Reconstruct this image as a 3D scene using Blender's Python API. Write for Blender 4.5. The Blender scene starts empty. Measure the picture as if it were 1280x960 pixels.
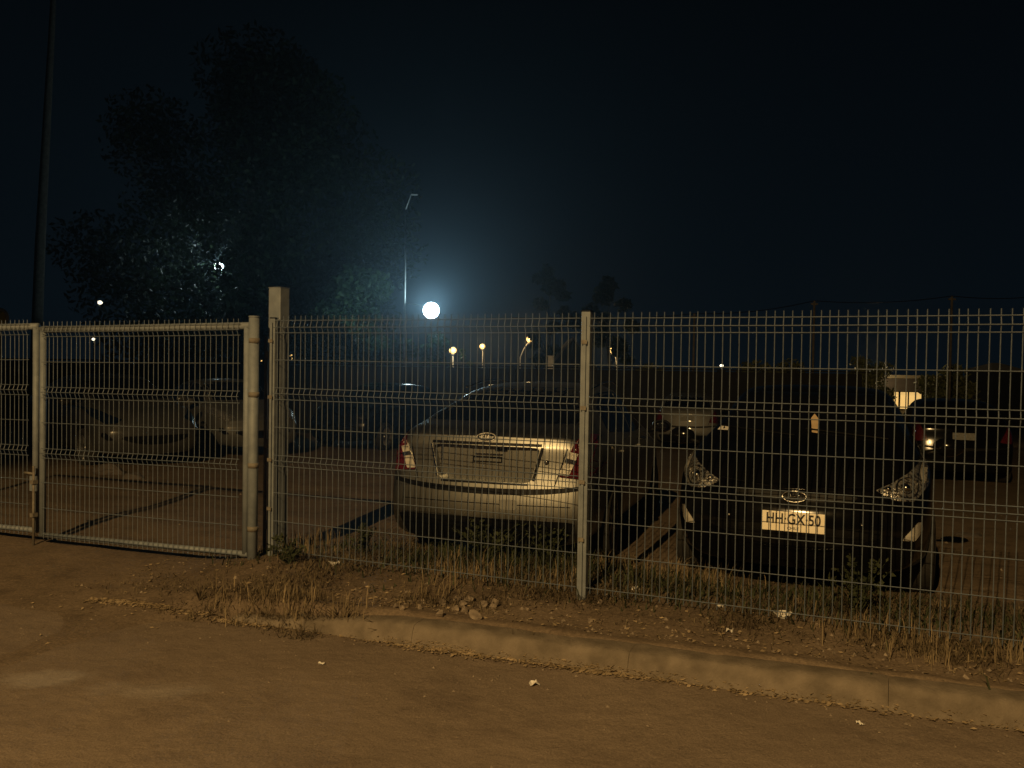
import bpy, bmesh, math, random
import numpy as np
from mathutils import Vector, Matrix, noise
from mathutils.bvhtree import BVHTree

random.seed(7); rng = np.random.default_rng(7)
S = bpy.context.scene
COL = S.collection
R = math.radians

# ------------------------------------------------------------------ camera
CAM = Vector((0, 0, 1.55)); FPX = 1060.0; PITCH = R(1.24); ROLL = R(0.9)
FWD = Vector((0, math.cos(PITCH), -math.sin(PITCH)))
UP0 = Vector((0, math.sin(PITCH), math.cos(PITCH)))
RT0 = Vector((1, 0, 0))
RT = RT0 * math.cos(ROLL) + UP0 * math.sin(ROLL)
UP = UP0 * math.cos(ROLL) - RT0 * math.sin(ROLL)
cd = bpy.data.cameras.new('camera'); cam = bpy.data.objects.new('camera', cd); COL.objects.link(cam)
cd.sensor_width = 36; cd.lens = 36 * FPX / 1280; cd.clip_start = 0.05; cd.clip_end = 2000
M = Matrix.Identity(4)
for i in range(3):
    M[i][0] = RT[i]; M[i][1] = UP[i]; M[i][2] = -FWD[i]; M[i][3] = CAM[i]
cam.matrix_world = M
S.camera = cam

def at(px, py, depth):
    d = FWD + RT * ((px - 640) / FPX) - UP * ((py - 480) / FPX)
    return CAM + d * (depth / d.y)

# ------------------------------------------------------------------ world, lights, exposure
S.view_settings.view_transform = 'Standard'; S.view_settings.look = 'None'
S.view_settings.exposure = 0; S.view_settings.gamma = 1
S.cycles.use_denoising = True
S.cycles.max_bounces = 6; S.cycles.volume_bounces = 0; S.cycles.transparent_max_bounces = 12
S.cycles.caustics_reflective = False; S.cycles.caustics_refractive = False
S.cycles.sample_clamp_indirect = .6; S.cycles.sample_clamp_direct = 6
W = bpy.data.worlds.new('World'); S.world = W; W.use_nodes = True
nt = W.node_tree; nt.nodes.clear()
o_ = nt.nodes.new('ShaderNodeOutputWorld'); bg = nt.nodes.new('ShaderNodeBackground')
tc = nt.nodes.new('ShaderNodeTexCoord'); sx = nt.nodes.new('ShaderNodeSeparateXYZ'); rp = nt.nodes.new('ShaderNodeValToRGB')
nt.links.new(tc.outputs['Generated'], sx.inputs[0]); nt.links.new(sx.outputs['Z'], rp.inputs[0])
e = rp.color_ramp.elements
e[0].position = 0.0; e[0].color = (.0020, .0042, .0066, 1)
e[1].position = 0.45; e[1].color = (.0005, .0013, .0020, 1)
nt.links.new(rp.outputs[0], bg.inputs[0]); nt.links.new(bg.outputs[0], o_.inputs[0]); bg.inputs[1].default_value = 1.0

def lamp(name, kind, loc, energy, color, radius, target=None, spot=None, blend=.3, parent=None):
    l = bpy.data.lights.new(name, kind); l.energy = energy; l.color = color; l.shadow_soft_size = radius
    o = bpy.data.objects.new(name, l); COL.objects.link(o); o.location = loc
    if spot: l.spot_size = spot; l.spot_blend = blend
    if target is not None:
        o.rotation_euler = (Vector(target) - Vector(loc)).to_track_quat('-Z', 'Y').to_euler()
    return o
KEY = Vector((-3.5, -5.8, 7.5))
LED = at(539, 388, 27.0)
LED2 = at(273, 333, 39.5)
SODIUM = (1.0, .64, .25)
lamp('street_lamp_light', 'SPOT', KEY, 6600, SODIUM, .03, target=(0.8, 5.2, 0), spot=R(66), blend=.25)
lamp('flood_light', 'SPOT', LED + Vector((0, -.10, .02)), 850, (.50, .84, 1.0), .08, target=LED + Vector((.05, -1, .13)), spot=R(40), blend=.8)
lamp('flood_beam', 'SPOT', LED + Vector((0, -.10, 0)), 450, (.55, .86, 1.0), .08, target=LED + Vector((.09, -1, -.03)), spot=R(16), blend=1)
lamp('flood_back_light', 'SPOT', LED + Vector((0, .02, .36)), 650, (.60, .92, 1.0), .12, target=LED + Vector((0, .42, 1.3)), spot=R(179), blend=.05)
lamp('flood_spill', 'POINT', LED + Vector((0, -.12, 0)), 60, (.62, .93, 1.0), .10)
lamp('sapling_lamp_light', 'POINT', at(567, 437, 33.2), 22, (1, .72, .35), .08)
for q_, e_ in (((663, 422), 220), ((767, 436), 220), ((603, 431), 160)):
    lamp('far_lamp_light', 'POINT', at(*q_, 54.3 if q_[0] > 610 else 61.3), e_ * .6, (1, .66, .28), .3)
lamp('lamp_post_light', 'POINT', LED2 + Vector((0, -.35, 0)), 160, (.70, .95, 1.0), .12)
lamp('wall_lamp_light', 'POINT', at(1091, 462, 32.0), 80, (1, .72, .35), .08)

# ------------------------------------------------------------------ materials
def mat(name, c1, c2=None, scale=8, rough=.6, metal=0, bump=0, bscale=60, coat=0, emit=None, estr=0, detail=6, spec=.5, contrast=(.35, .65)):
    m = bpy.data.materials.new(name); m.use_nodes = True
    n = m.node_tree; p = n.nodes['Principled BSDF']
    p.inputs['Roughness'].default_value = rough; p.inputs['Metallic'].default_value = metal
    p.inputs['Coat Weight'].default_value = coat; p.inputs['Coat Roughness'].default_value = .04
    p.inputs['Specular IOR Level'].default_value = spec
    t = n.nodes.new('ShaderNodeTexCoord')
    p.inputs['Base Color'].default_value = (*c1, 1)
    if c2 is not None:
        nz = n.nodes.new('ShaderNodeTexNoise'); nz.inputs['Scale'].default_value = scale; nz.inputs['Detail'].default_value = detail
        n.links.new(t.outputs['Object'], nz.inputs['Vector'])
        r = n.nodes.new('ShaderNodeValToRGB'); r.color_ramp.elements[0].position = contrast[0]; r.color_ramp.elements[1].position = contrast[1]
        r.color_ramp.elements[0].color = (*c1, 1); r.color_ramp.elements[1].color = (*c2, 1)
        n.links.new(nz.outputs[0], r.inputs[0]); n.links.new(r.outputs[0], p.inputs['Base Color'])
    if bump:
        nb = n.nodes.new('ShaderNodeTexNoise'); nb.inputs['Scale'].default_value = bscale; nb.inputs['Detail'].default_value = 4
        n.links.new(t.outputs['Object'], nb.inputs['Vector'])
        b = n.nodes.new('ShaderNodeBump'); b.inputs['Strength'].default_value = bump; b.inputs['Distance'].default_value = .01
        n.links.new(nb.outputs[0], b.inputs['Height']); n.links.new(b.outputs[0], p.inputs['Normal'])
    if emit is not None:
        p.inputs['Emission Color'].default_value = (*emit, 1); p.inputs['Emission Strength'].default_value = estr
        m.cycles.emission_sampling = 'NONE'
    return m

def ground_mat(name, base, light, dark, big=.6, fine=90, patches=()):
    m = bpy.data.materials.new(name); m.use_nodes = True
    n = m.node_tree; p = n.nodes['Principled BSDF']; p.inputs['Roughness'].default_value = .95
    p.inputs['Specular IOR Level'].default_value = .15
    t = n.nodes.new('ShaderNodeTexCoord')
    def nz(sc, det=8, rg=.6):
        x = n.nodes.new('ShaderNodeTexNoise'); x.inputs['Scale'].default_value = sc; x.inputs['Detail'].default_value = det
        x.inputs['Roughness'].default_value = rg
        n.links.new(t.outputs['Object'], x.inputs['Vector']); return x
    def ramp(src, a, b, ca, cb):
        r = n.nodes.new('ShaderNodeValToRGB'); r.color_ramp.elements[0].position = a; r.color_ramp.elements[1].position = b
        r.color_ramp.elements[0].color = (*ca, 1); r.color_ramp.elements[1].color = (*cb, 1)
        n.links.new(src, r.inputs[0]); return r.outputs[0]
    def mix(fac, a, b, mode='MIX'):
        x = n.nodes.new('ShaderNodeMix'); x.data_type = 'RGBA'; x.blend_type = mode
        if isinstance(fac, float): x.inputs[0].default_value = fac
        else: n.links.new(fac, x.inputs[0])
        n.links.new(a, x.inputs[6]); n.links.new(b, x.inputs[7]); return x.outputs[2]
    c = ramp(nz(big, 8, .65).outputs[0], .35, .68, base, light)
    c2 = ramp(nz(big * 5, 8, .7).outputs[0], .5, .8, (0, 0, 0), (1, 1, 1))
    dk = n.nodes.new('ShaderNodeRGB'); dk.outputs[0].default_value = (*dark, 1)
    c = mix(c2, c, dk.outputs[0])
    g = ramp(nz(fine, 4, .8).outputs[0], .3, .75, (.42, .42, .42), (1.42, 1.38, 1.32))
    c = mix(.8, c, g, 'MULTIPLY')
    v = n.nodes.new('ShaderNodeTexVoronoi'); v.inputs['Scale'].default_value = 46
    n.links.new(t.outputs['Object'], v.inputs['Vector'])
    sp = ramp(v.outputs['Distance'], .06, .12, (.45, .42, .4), (1, 1, 1))
    c = mix(.75, c, sp, 'MULTIPLY')
    for (cx, cy, rx, ry, am) in patches:
        mp = n.nodes.new('ShaderNodeMapping'); mp.inputs['Location'].default_value = (-cx / rx, -cy / ry, 0); mp.inputs['Scale'].default_value = (1 / rx, 1 / ry, 0)
        n.links.new(t.outputs['Object'], mp.inputs['Vector'])
        ln = n.nodes.new('ShaderNodeVectorMath'); ln.operation = 'LENGTH'; n.links.new(mp.outputs[0], ln.inputs[0])
        ad = n.nodes.new('ShaderNodeMath'); ad.operation = 'MULTIPLY_ADD'; ad.inputs[1].default_value = 1.1
        n.links.new(nz(3.2, 6, .6).outputs[0], ad.inputs[0]); n.links.new(ln.outputs['Value'], ad.inputs[2])
        fr = ramp(ad.outputs[0], .75, 1.5, (am, am, am), (0, 0, 0))
        du = n.nodes.new('ShaderNodeRGB'); du.outputs[0].default_value = (.34, .31, .28, 1)
        c = mix(fr, c, du.outputs[0])
    n.links.new(c, p.inputs['Base Color'])
    b = n.nodes.new('ShaderNodeBump'); b.inputs['Strength'].default_value = .42; b.inputs['Distance'].default_value = .010
    n.links.new(nz(fine * .6, 5, .75).outputs[0], b.inputs['Height'])
    b2 = n.nodes.new('ShaderNodeBump'); b2.inputs['Strength'].default_value = .35; b2.inputs['Distance'].default_value = .05
    n.links.new(nz(7, 5, .6).outputs[0], b2.inputs['Height']); n.links.new(b.outputs[0], b2.inputs['Normal'])
    n.links.new(b2.outputs[0], p.inputs['Normal'])
    return m

MT = {}
MT['road'] = ground_mat('dusty_road', (.17, .135, .105), (.25, .20, .155), (.13, .10, .08), .35, 120, ((-2.25, 4.05, .55, .30, .42), (-1.7, 3.95, .65, .28, .30)))
MT['dirt'] = ground_mat('dry_dirt', (.135, .103, .075), (.20, .155, .113), (.075, .057, .042), .8, 60)
MT['kerb'] = mat('kerb_concrete', (.12, .099, .075), (.195, .162, .125), 9, .95, bump=.55, bscale=90, spec=.2)
MT['galv'] = mat('painted_post', (.135, .155, .18), (.185, .21, .235), 14, .6, metal=.0, bump=.08, bscale=200)
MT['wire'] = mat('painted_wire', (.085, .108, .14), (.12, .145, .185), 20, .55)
MT['rust'] = mat('weathered_steel', (.12, .105, .085), (.19, .17, .14), 25, .7, bump=.1)
MT['silver'] = mat('silver_paint', (.215, .215, .20), (.25, .25, .23), 3, .41, metal=1.0, coat=.25)
MT['black'] = mat('black_paint', (.0025, .0025, .003), (.004, .004, .0045), 3, .13, coat=.1, spec=.25)
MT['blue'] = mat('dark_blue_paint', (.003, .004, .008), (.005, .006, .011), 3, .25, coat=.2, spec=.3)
MT['grey'] = mat('grey_paint', (.16, .16, .155), (.20, .20, .19), 3, .32, metal=.4, coat=.6)
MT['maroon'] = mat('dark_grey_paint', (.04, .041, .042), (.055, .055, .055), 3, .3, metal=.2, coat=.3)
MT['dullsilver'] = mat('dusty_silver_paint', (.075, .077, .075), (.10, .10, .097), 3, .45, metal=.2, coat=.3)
MT['badge'] = mat('badge_metal', (.62, .60, .56), rough=.4, metal=.3)
MT['straw2'] = mat('bleached_straw', (.11, .085, .052), (.25, .195, .12), 6, .9, spec=.15)
MT['glass'] = mat('dark_car_glass', (.004, .004, .005), rough=.05, coat=.3)
MT['plastic'] = mat('black_plastic', (.003, .003, .003), (.005, .005, .005), 30, .45, spec=.12)
MT['tyre'] = mat('tyre_rubber', (.012, .012, .012), (.02, .018, .016), 20, .85, bump=.2)
MT['rim'] = mat('wheel_alloy', (.25, .25, .25), (.33, .33, .33), 10, .35, metal=.8)
MT['chrome'] = mat('chrome_trim', (.75, .73, .68), rough=.14, metal=1, bump=.05, bscale=90)
MT['reflector'] = mat('lamp_reflector_glints', (.05, .05, .045), (.85, .83, .78), 55, rough=.22, metal=.85, bump=1.0, bscale=60, coat=.8, contrast=(.38, .52))  # bright and dark specks in the colour imitate glints in the bowl
MT['reflector2'] = mat('headlight_bowl', (.75, .72, .66), (.9, .88, .82), 12, rough=.4, metal=.1, bump=.3, bscale=20, coat=.6)
MT['dullplate'] = mat('grubby_plate', (.16, .16, .15), (.24, .24, .22), 40, .7)
MT['clear'] = mat('clear_lens', (.40, .38, .34), (.58, .56, .50), 30, .25, metal=.15, coat=.6, bump=.25, bscale=120)
MT['red'] = mat('red_lens', (.055, .006, .008), (.09, .010, .012), 30, .12, coat=.8)
MT['amber'] = mat('amber_lens', (.35, .12, .02), (.45, .17, .03), 30, .15, coat=.8)
MT['plate'] = mat('plate_white', (.90, .80, .60), (.96, .88, .70), 18, .45, bump=.1, bscale=60)
MT['ink'] = mat('plate_lettering', (.012, .012, .012), rough=.5)
MT['paper'] = mat('paper', (.58, .55, .50), (.72, .70, .66), 12, .9, bump=.3)
MT['tag'] = mat('card_tag', (.50, .36, .20), (.60, .45, .28), 12, .8)
MT['stone'] = mat('rubble_stone', (.12, .095, .072), (.27, .22, .17), 22, .9, bump=.8, bscale=50, spec=.2)
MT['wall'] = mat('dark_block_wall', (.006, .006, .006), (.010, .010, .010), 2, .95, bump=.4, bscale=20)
MT['bark'] = mat('tree_bark', (.055, .045, .036), (.10, .085, .07), 9, .95, bump=.8, bscale=12)
def leaf_mat(name, c1, c2, tr=.4):
    m = mat(name, c1, c2, 2.5, .55, spec=.2); n = m.node_tree; p = n.nodes['Principled BSDF']
    t_ = n.nodes.new('ShaderNodeBsdfTranslucent'); mx = n.nodes.new('ShaderNodeMixShader'); mx.inputs[0].default_value = tr
    n.links.new(p.inputs['Base Color'].links[0].from_socket, t_.inputs[0])
    n.links.new(p.outputs[0], mx.inputs[1]); n.links.new(t_.outputs[0], mx.inputs[2]); n.links.new(mx.outputs[0], n.nodes['Material Output'].inputs[0])
    return m
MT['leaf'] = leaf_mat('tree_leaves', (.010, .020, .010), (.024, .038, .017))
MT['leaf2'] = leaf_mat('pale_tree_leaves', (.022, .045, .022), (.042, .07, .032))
MT['hedge'] = mat('hedge_leaves', (.07, .08, .03), (.12, .13, .05), 2.5, .6, spec=.3)
MT['straw'] = mat('dry_grass', (.07, .055, .036), (.165, .13, .082), 5, .9, spec=.15)
MT['weed'] = mat('weed_leaves', (.022, .028, .014), (.05, .058, .028), 6, .8, spec=.2)
MT['litterleaf'] = mat('dead_leaves', (.20, .15, .09), (.40, .31, .20), 12, .9, spec=.15)
MT['housewall'] = mat('plaster', (.22, .19, .13), (.28, .24, .17), 1.5, .95, bump=.3)
MT['roof'] = mat('roof_sheet', (.06, .05, .045), (.09, .075, .065), 3, .9, bump=.3)
MT['sign'] = mat('sign_yellow', (.42, .36, .06), (.5, .43, .09), 6, .6)
MT['pole'] = mat('grey_pole', (.28, .28, .27), (.38, .38, .36), 10, .6)
MT['slimpole'] = mat('dark_slim_pole', (.05, .05, .05), (.08, .08, .078), 10, .6)
MT['led'] = mat('led_lens', (.9, .95, 1), emit=(.78, .95, 1), estr=30)
MT['globe'] = mat('sodium_globe', (.9, .8, .5), emit=(1, .58, .17), estr=1.7)
MT['globe_w'] = mat('white_globe', (.9, .9, .8), emit=(1, .90, .66), estr=2.5)
MT['litwall'] = mat('lit_wall_glow', (.8, .6, .3), emit=(1, .62, .2), estr=.75)  # emission imitates lamplight on the gatehouse wall

# ------------------------------------------------------------------ mesh helpers
def link(name, me, m=None, parent=None, smooth=False):
    o = bpy.data.objects.new(name, me); COL.objects.link(o)
    if m is not None and not me.materials: me.materials.append(m)
    if parent is not None: o.parent = parent
    if smooth and me.polygons: me.polygons.foreach_set('use_smooth', [True] * len(me.polygons))
    return o
def tag(o, label, cat, group=None, kind=None):
    if label: o['label'] = label
    if cat: o['category'] = cat
    if group: o['group'] = group
    if kind: o['kind'] = kind
    return o
def thing(name, label, cat, loc=(0, 0, 0), rz=0, group=None):
    o = bpy.data.objects.new(name, None); COL.objects.link(o); o.location = loc; o.rotation_euler = (0, 0, rz)
    o.empty_display_size = .1
    return tag(o, label, cat, group)
def np_mesh(name, v, f):
    me = bpy.data.meshes.new(name); v = np.asarray(v, dtype=np.float32); f = np.asarray(f, dtype=np.int32)
    k = f.shape[1]
    me.vertices.add(len(v)); me.vertices.foreach_set('co', v.ravel())
    me.loops.add(f.size); me.loops.foreach_set('vertex_index', f.ravel())
    me.polygons.add(len(f)); me.polygons.foreach_set('loop_start', np.arange(0, f.size, k, dtype=np.int32))
    me.polygons.foreach_set('loop_total', np.full(len(f), k, dtype=np.int32))
    me.update(calc_edges=True); me.validate(); return me
def py_mesh(name, v, f):
    me = bpy.data.meshes.new(name); me.from_pydata([tuple(x) for x in v], [], f); me.update(); return me
class MB:
    def __init__(s): s.v = []; s.f = []
    def add(s, v, f):
        b = len(s.v); s.v += [tuple(x) for x in v]; s.f += [tuple(i + b for i in q) for q in f]; return s
    def box(s, x0, x1, y0, y1, z0, z1, mtx=None):
        v = [Vector((x, y, z)) for z in (z0, z1) for y in (y0, y1) for x in (x0, x1)]
        if mtx is not None: v = [mtx @ q for q in v]
        return s.add(v, [(0, 2, 3, 1), (4, 5, 7, 6), (0, 1, 5, 4), (2, 6, 7, 3), (0, 4, 6, 2), (1, 3, 7, 5)])
    def tube(s, pts, r, n=8, cap=True):
        pts = [Vector(p) for p in pts]; rr = r if isinstance(r, (list, tuple)) else [r] * len(pts)
        d0 = (pts[-1] - pts[0]).normalized()
        a0 = Vector((0, 0, 1)) if abs(d0.z) < .8 else Vector((1, 0, 0))
        v = []
        for i, p in enumerate(pts):
            d = (pts[min(i + 1, len(pts) - 1)] - pts[max(i - 1, 0)]).normalized()
            a = (a0 - d * a0.dot(d)).normalized(); b = d.cross(a)
            for k in range(n):
                t = 2 * math.pi * k / n
                v.append(p + (a * math.cos(t) + b * math.sin(t)) * rr[i])
        f = [(i * n + k, i * n + (k + 1) % n, (i + 1) * n + (k + 1) % n, (i + 1) * n + k) for i in range(len(pts) - 1) for k in range(n)]
        if cap: f += [tuple(range(n - 1, -1, -1)), tuple((len(pts) - 1) * n + k for k in range(n))]
        return s.add(v, f)
    def lathe(s, prof, n=24, mtx=None):
        v = []
        for (r, h) in prof:
            for k in range(n):
                t = 2 * math.pi * k / n; q = Vector((r * math.cos(t), r * math.sin(t), h))
                v.append(mtx @ q if mtx is not None else q)
        f = [(i * n + k, i * n + (k + 1) % n, (i + 1) * n + (k + 1) % n, (i + 1) * n + k) for i in range(len(prof) - 1) for k in range(n)]
        return s.add(v, f)
    def build(s, name, m, parent=None, smooth=False):
        return link(name, py_mesh(name, s.v, s.f), m, parent, smooth)
def bevel(o, w=.004, seg=2):
    md = o.modifiers.new('bevel', 'BEVEL'); md.width = w; md.segments = seg; md.limit_method = 'ANGLE'; return o
def ico(r=1, sub=2, jitter=0, scale=(1, 1, 1), seed=0):
    bm = bmesh.new(); bmesh.ops.create_icosphere(bm, subdivisions=sub, radius=r)
    for v in bm.verts:
        k = 1 + jitter * noise.noise(v.co / r * 1.3 + Vector((seed * 7.1, seed * 3.3, 0)))
        v.co = Vector((v.co.x * scale[0], v.co.y * scale[1], v.co.z * scale[2])) * k
    vs = [v.co.copy() for v in bm.verts]; fs = [tuple(v.index for v in f.verts) for f in bm.faces]; bm.free()
    return vs, fs

# ------------------------------------------------------------------ fence frame of reference and terrain
P1 = Vector((-1.72, 6.06)); A = R(23.0)
U = Vector((math.cos(A), -math.sin(A))); N = Vector((math.sin(A), math.cos(A)))
def ts(x, y):
    d = Vector((x, y)) - P1; return d.dot(U), d.dot(N)
def xy(t, s): return P1 + U * t + N * s
def sst(a, b, x):
    x = min(1, max(0, (x - a) / (b - a))); return x * x * (3 - 2 * x)
def kerb_s(t): return -.962 + .065 * t
def G(t, s):
    nz = noise.noise(Vector((t * 1.1, s * 1.1, 3.1))) * .022 + noise.noise(Vector((t * 4, s * 4, 9))) * .010 + noise.noise(Vector((t * 13, s * 13, 5))) * .004
    far = -.036 * max(0, s - 1.3)
    kb = kerb_s(t)
    b = .103 + .03 * sst(kb + .15, -.1, s) - .128 * sst(.35, 1.9, s)
    if (s < kb + .16 and t > .3): b -= .16 * sst(kb + .155, kb + .08, s) * sst(.3, .6, t)
    b += (.020 + .014 * noise.noise(Vector((t * 2.3, 7, 1)))) * math.exp(-((s - kb - .20) / .07) ** 2)
    if t < .6: b = b - (.10 + .02 * math.sin(t * 5)) * (1 - sst(kb - .25, kb + .42, s)) * (1 - sst(.3, .6, t))
    if s > kb + .13: b += nz * min(1, (s - kb - .13) * 9)
    ap = -.022 + .10 * sst(-1.7, -.15, s) - .06 * sst(.5, 2.0, s) + nz * .5
    w = sst(-.75, .30, t)
    md = .07 * math.exp(-((t - .05) / .45) ** 2 - ((s + .12) / .33) ** 2)
    fade = 1 if abs(s) < 20 else 0
    return far + ap * (1 - w) + b * w + md * .6 * fade
def gz(x, y): return G(*ts(x, y))
def gpt(px, py):
    """world point where the photo ray meets the terrain"""
    lo, hi = 2.0, 60.0
    for _ in range(60):
        y = (lo + hi) / 2; p = at(px, py, y)
        t, s = ts(p.x, p.y)
        h = G(t, s)
        if s < kerb_s(t): h = max(h, 0) if t < .3 else 0
        if p.z > h: lo = y
        else: hi = y
    return Vector((p.x, p.y, h))
def steps(a, b, fine, far, grow=1.18):
    xs = list(np.arange(a, b + 1e-6, fine)); d = fine; x = xs[-1]
    while x < far: d *= grow; x += d; xs.append(x)
    return xs
def sheet(name, tss, sss, hf, m):
    nt_, ns = len(tss), len(sss); v = np.zeros((nt_ * ns, 3)); k = 0
    for t in tss:
        for s in sss:
            p = xy(t, s); v[k] = (p.x, p.y, hf(t, s)); k += 1
    i = np.arange(nt_ - 1)[:, None] * ns + np.arange(ns - 1)[None, :]
    i = i.ravel(); f = np.stack([i, i + ns, i + ns + 1, i + 1], 1)
    me = np_mesh(name, v, f); return link(name, me, m, None, True)
tpos = steps(-4.2, 6.2, .055, 260); tneg = [-x for x in steps(4.255, 4.3, .055, 260)][::-1]
tl = tneg + tpos
sl = steps(-2.2, 2.6, .05, 300)
tag(sheet('dirt_ground', tl, sl, G, MT['dirt']), None, None, kind='structure')
RZ = lambda t, s: noise.noise(Vector((t * .8, s * .8, 1))) * .008 + noise.noise(Vector((t * 5, s * 5, 2))) * .002
rs = [-x for x in steps(.35, 4.2, .07, 60)][::-1] + [-.3, -.2]
def RH(t, s): return RZ(t, s) - (.12 * sst(-.5, -.25, s) if t > -.4 else .14 * sst(-.9, -.3, s))
tag(sheet('road', tl, rs, RH, MT['road']), None, None, kind='structure')

# kerb: separate concrete blocks, worn and partly buried at the left end
kerb = bpy.data.objects.new('kerb', None); COL.objects.link(kerb); kerb['kind'] = 'structure'
kt = .45; kn = 0
while kt < 7.2:
    ln = 1.2; nseg = 24
    prof = [(-.004, -.06), (.0, .004), (.010, .040), (.020, .078), (.034, .103), (.055, .113), (.10, .115), (.16, .115), (.20, .11), (.21, .06), (.21, -.06)]
    v = []; f = []; tilt = 0; lift = random.uniform(-.0015, .0015)
    for i in range(nseg + 1):
        t = kt + .0004 + (ln - .0008) * i / nseg
        edge = min(i, nseg - i) == 0
        sink = -.09 * (1 - sst(.45, 1.7, t))
        for (ds, z) in prof:
            wv = noise.noise(Vector((t * 3, ds * 30, 4))) * .004 + noise.noise(Vector((t * 11, ds * 60, 8))) * .004 + min(0, noise.noise(Vector((t * 5, ds * 12, 31))) + .30) * .035
            p = xy(t, kerb_s(t) + ds + wv + tilt * (i / nseg - .5) + 0)
            v.append((p.x, p.y, z + wv * .8 + sink + lift - (.002 if edge and z > .05 else 0)))
    m_ = len(prof)
    for i in range(nseg):
        for j in range(m_ - 1): f.append((i * m_ + j, i * m_ + j + 1, (i + 1) * m_ + j + 1, (i + 1) * m_ + j))
    f += [tuple(range(m_ - 1, -1, -1)), tuple(nseg * m_ + j for j in range(m_))]
    ko = link('kerb_stone', py_mesh('kerb_stone', v, f), MT['kerb'], kerb, True); ko.data.set_sharp_from_angle(angle=R(50))
    kt += ln + .0012

# ------------------------------------------------------------------ fence and gate
ROWS = [1.843, 1.797, 1.759, 1.562, 1.365, 1.326, 1.283, 1.086, .884, .846, .807, .615, .415, .206]
BENDS = {1.797, 1.326, .846}
def vwire_mesh(ztop, zbot, r):
    pts = [(0, 0, ztop)]
    for z in ROWS:
        pts.append((0, -.016 if z in BENDS else 0, z))
    pts.append((0, 0, zbot))
    pts = [p for p in pts if p[2] <= ztop + 1e-6]
    b = MB().tube(pts, r, 4); return py_mesh('vertical_wire', b.v, b.f)
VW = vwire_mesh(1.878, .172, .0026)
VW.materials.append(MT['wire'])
def wire_panel(parent, x0, x1, yoff=0, slope=.0, pitch=.0475, dz=0):
    """wires of one welded panel in the parent's frame (x along the fence, y away)"""
    n = int((x1 - x0 - .03) / pitch)
    off = (x1 - x0 - n * pitch) / 2
    for i in range(n + 1):
        x = x0 + off + i * pitch
        o = bpy.data.objects.new('vertical_wire', VW); COL.objects.link(o); o.parent = parent
        o.location = (x + random.uniform(-.001, .001), yoff, slope * x + dz); o.rotation_euler = (random.uniform(-.002, .002), random.uniform(-.0025, .0025), 0)
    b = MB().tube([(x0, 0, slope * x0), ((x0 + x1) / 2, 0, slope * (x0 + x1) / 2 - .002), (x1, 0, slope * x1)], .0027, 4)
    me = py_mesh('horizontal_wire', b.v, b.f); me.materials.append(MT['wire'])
    for z in ROWS:
        o = bpy.data.objects.new('horizontal_wire', me); COL.objects.link(o); o.parent = parent
        o.location = (0, yoff - (.016 if z in BENDS else 0) - .0055, z + dz + random.uniform(-.002, .002))

LP = 2.345
fence = thing('wire_mesh_fence', 'folded welded wire mesh fence with square steel posts running along the verge behind the kerb', 'fence', (P1.x, P1.y, 0), -A)
SL = 0.0
wire_panel(fence, .03, LP - .03, 0, SL)
wire_panel(fence, LP + .03, 2 * LP + .07, 0, SL)
for i, (px_, zt, w) in enumerate(((0, 1.86, .042), (LP, 1.885, .058), (2 * LP + .1, 1.90, .058))):
    b = MB().box(px_ - w / 2, px_ + w / 2, .004, .004 + w, -.15, zt + SL * px_)
    po = bevel(b.build('post', MT['galv'], fence), .005)
    if i == 1: po['label'] = 'steel post standing alone between the two mesh panels'
    b = MB().box(px_ - w / 2 - .002, px_ + w / 2 + .002, .002, .006 + w, zt + SL * px_, zt + SL * px_ + .008)
    bevel(b.build('post_cap', MT['plastic'], fence), .002)
    if i < 2:
        b = MB().box(px_ - .009, px_ + .009, -.012, -.001, .05, zt - .03)
        bevel(b.build('clamp_strip', MT['galv'], fence), .002)
        for z in (1.70, 1.30, .85, .50):
            b = MB().box(px_ - .018, px_ + .018, -.018, -.013, z - .012, z + .012)
            b.build('clamp_bolt', MT['rust'], fence)

# tall square gate post, just behind the fence's first post
pp = P1 + N * .125 - U * .038
tp = thing('tall_gate_post', 'tall square hollow steel gate post standing above the fence', 'gate post', (pp.x, pp.y, 0), -A)
bevel(MB().box(-.053, .053, -.053, .053, -.2, 2.085).build('post_tube', MT['galv'], tp), .006)
bevel(MB().box(-.055, .055, -.055, .055, 2.085, 2.091).build('post_cap', MT['galv'], tp), .002)
for z in (.35, .95, 1.6):
    MB().box(-.10, -.0535, -.02, .02, z - .03, z + .03).build('hinge_plate', MT['rust'], tp)
b = MB().tube([(-.112, 0, .14), (-.112, 0, 1.74)], .013, 8); b.build('hinge_rod', MT['rust'], tp, True)

gp = at(315.5, 700, 5.98)
GA = R(20.8)
GU = Vector((math.cos(GA), -math.sin(GA)))
hp = thing('gate_support_post', 'round steel post holding the hinged end of the mesh gate', 'gate post', (gp.x, gp.y, 0), -GA)
MB().tube([(0, 0, -.1), (-.004, 0, 1.86)], .036, 14).build('pipe', MT['galv'], hp, True)
MB().tube([(-.004, 0, 1.861), (-.004, 0, 1.871)], .039, 14).build('pipe_cap', MT['galv'], hp, True)
for z in (.35, .8, 1.3, 1.68):
    MB().tube([(0, -.0, z), (0, -.0, z + .035)], .0385, 14).build('hinge_collar', MT['rust'], hp, True)

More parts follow.
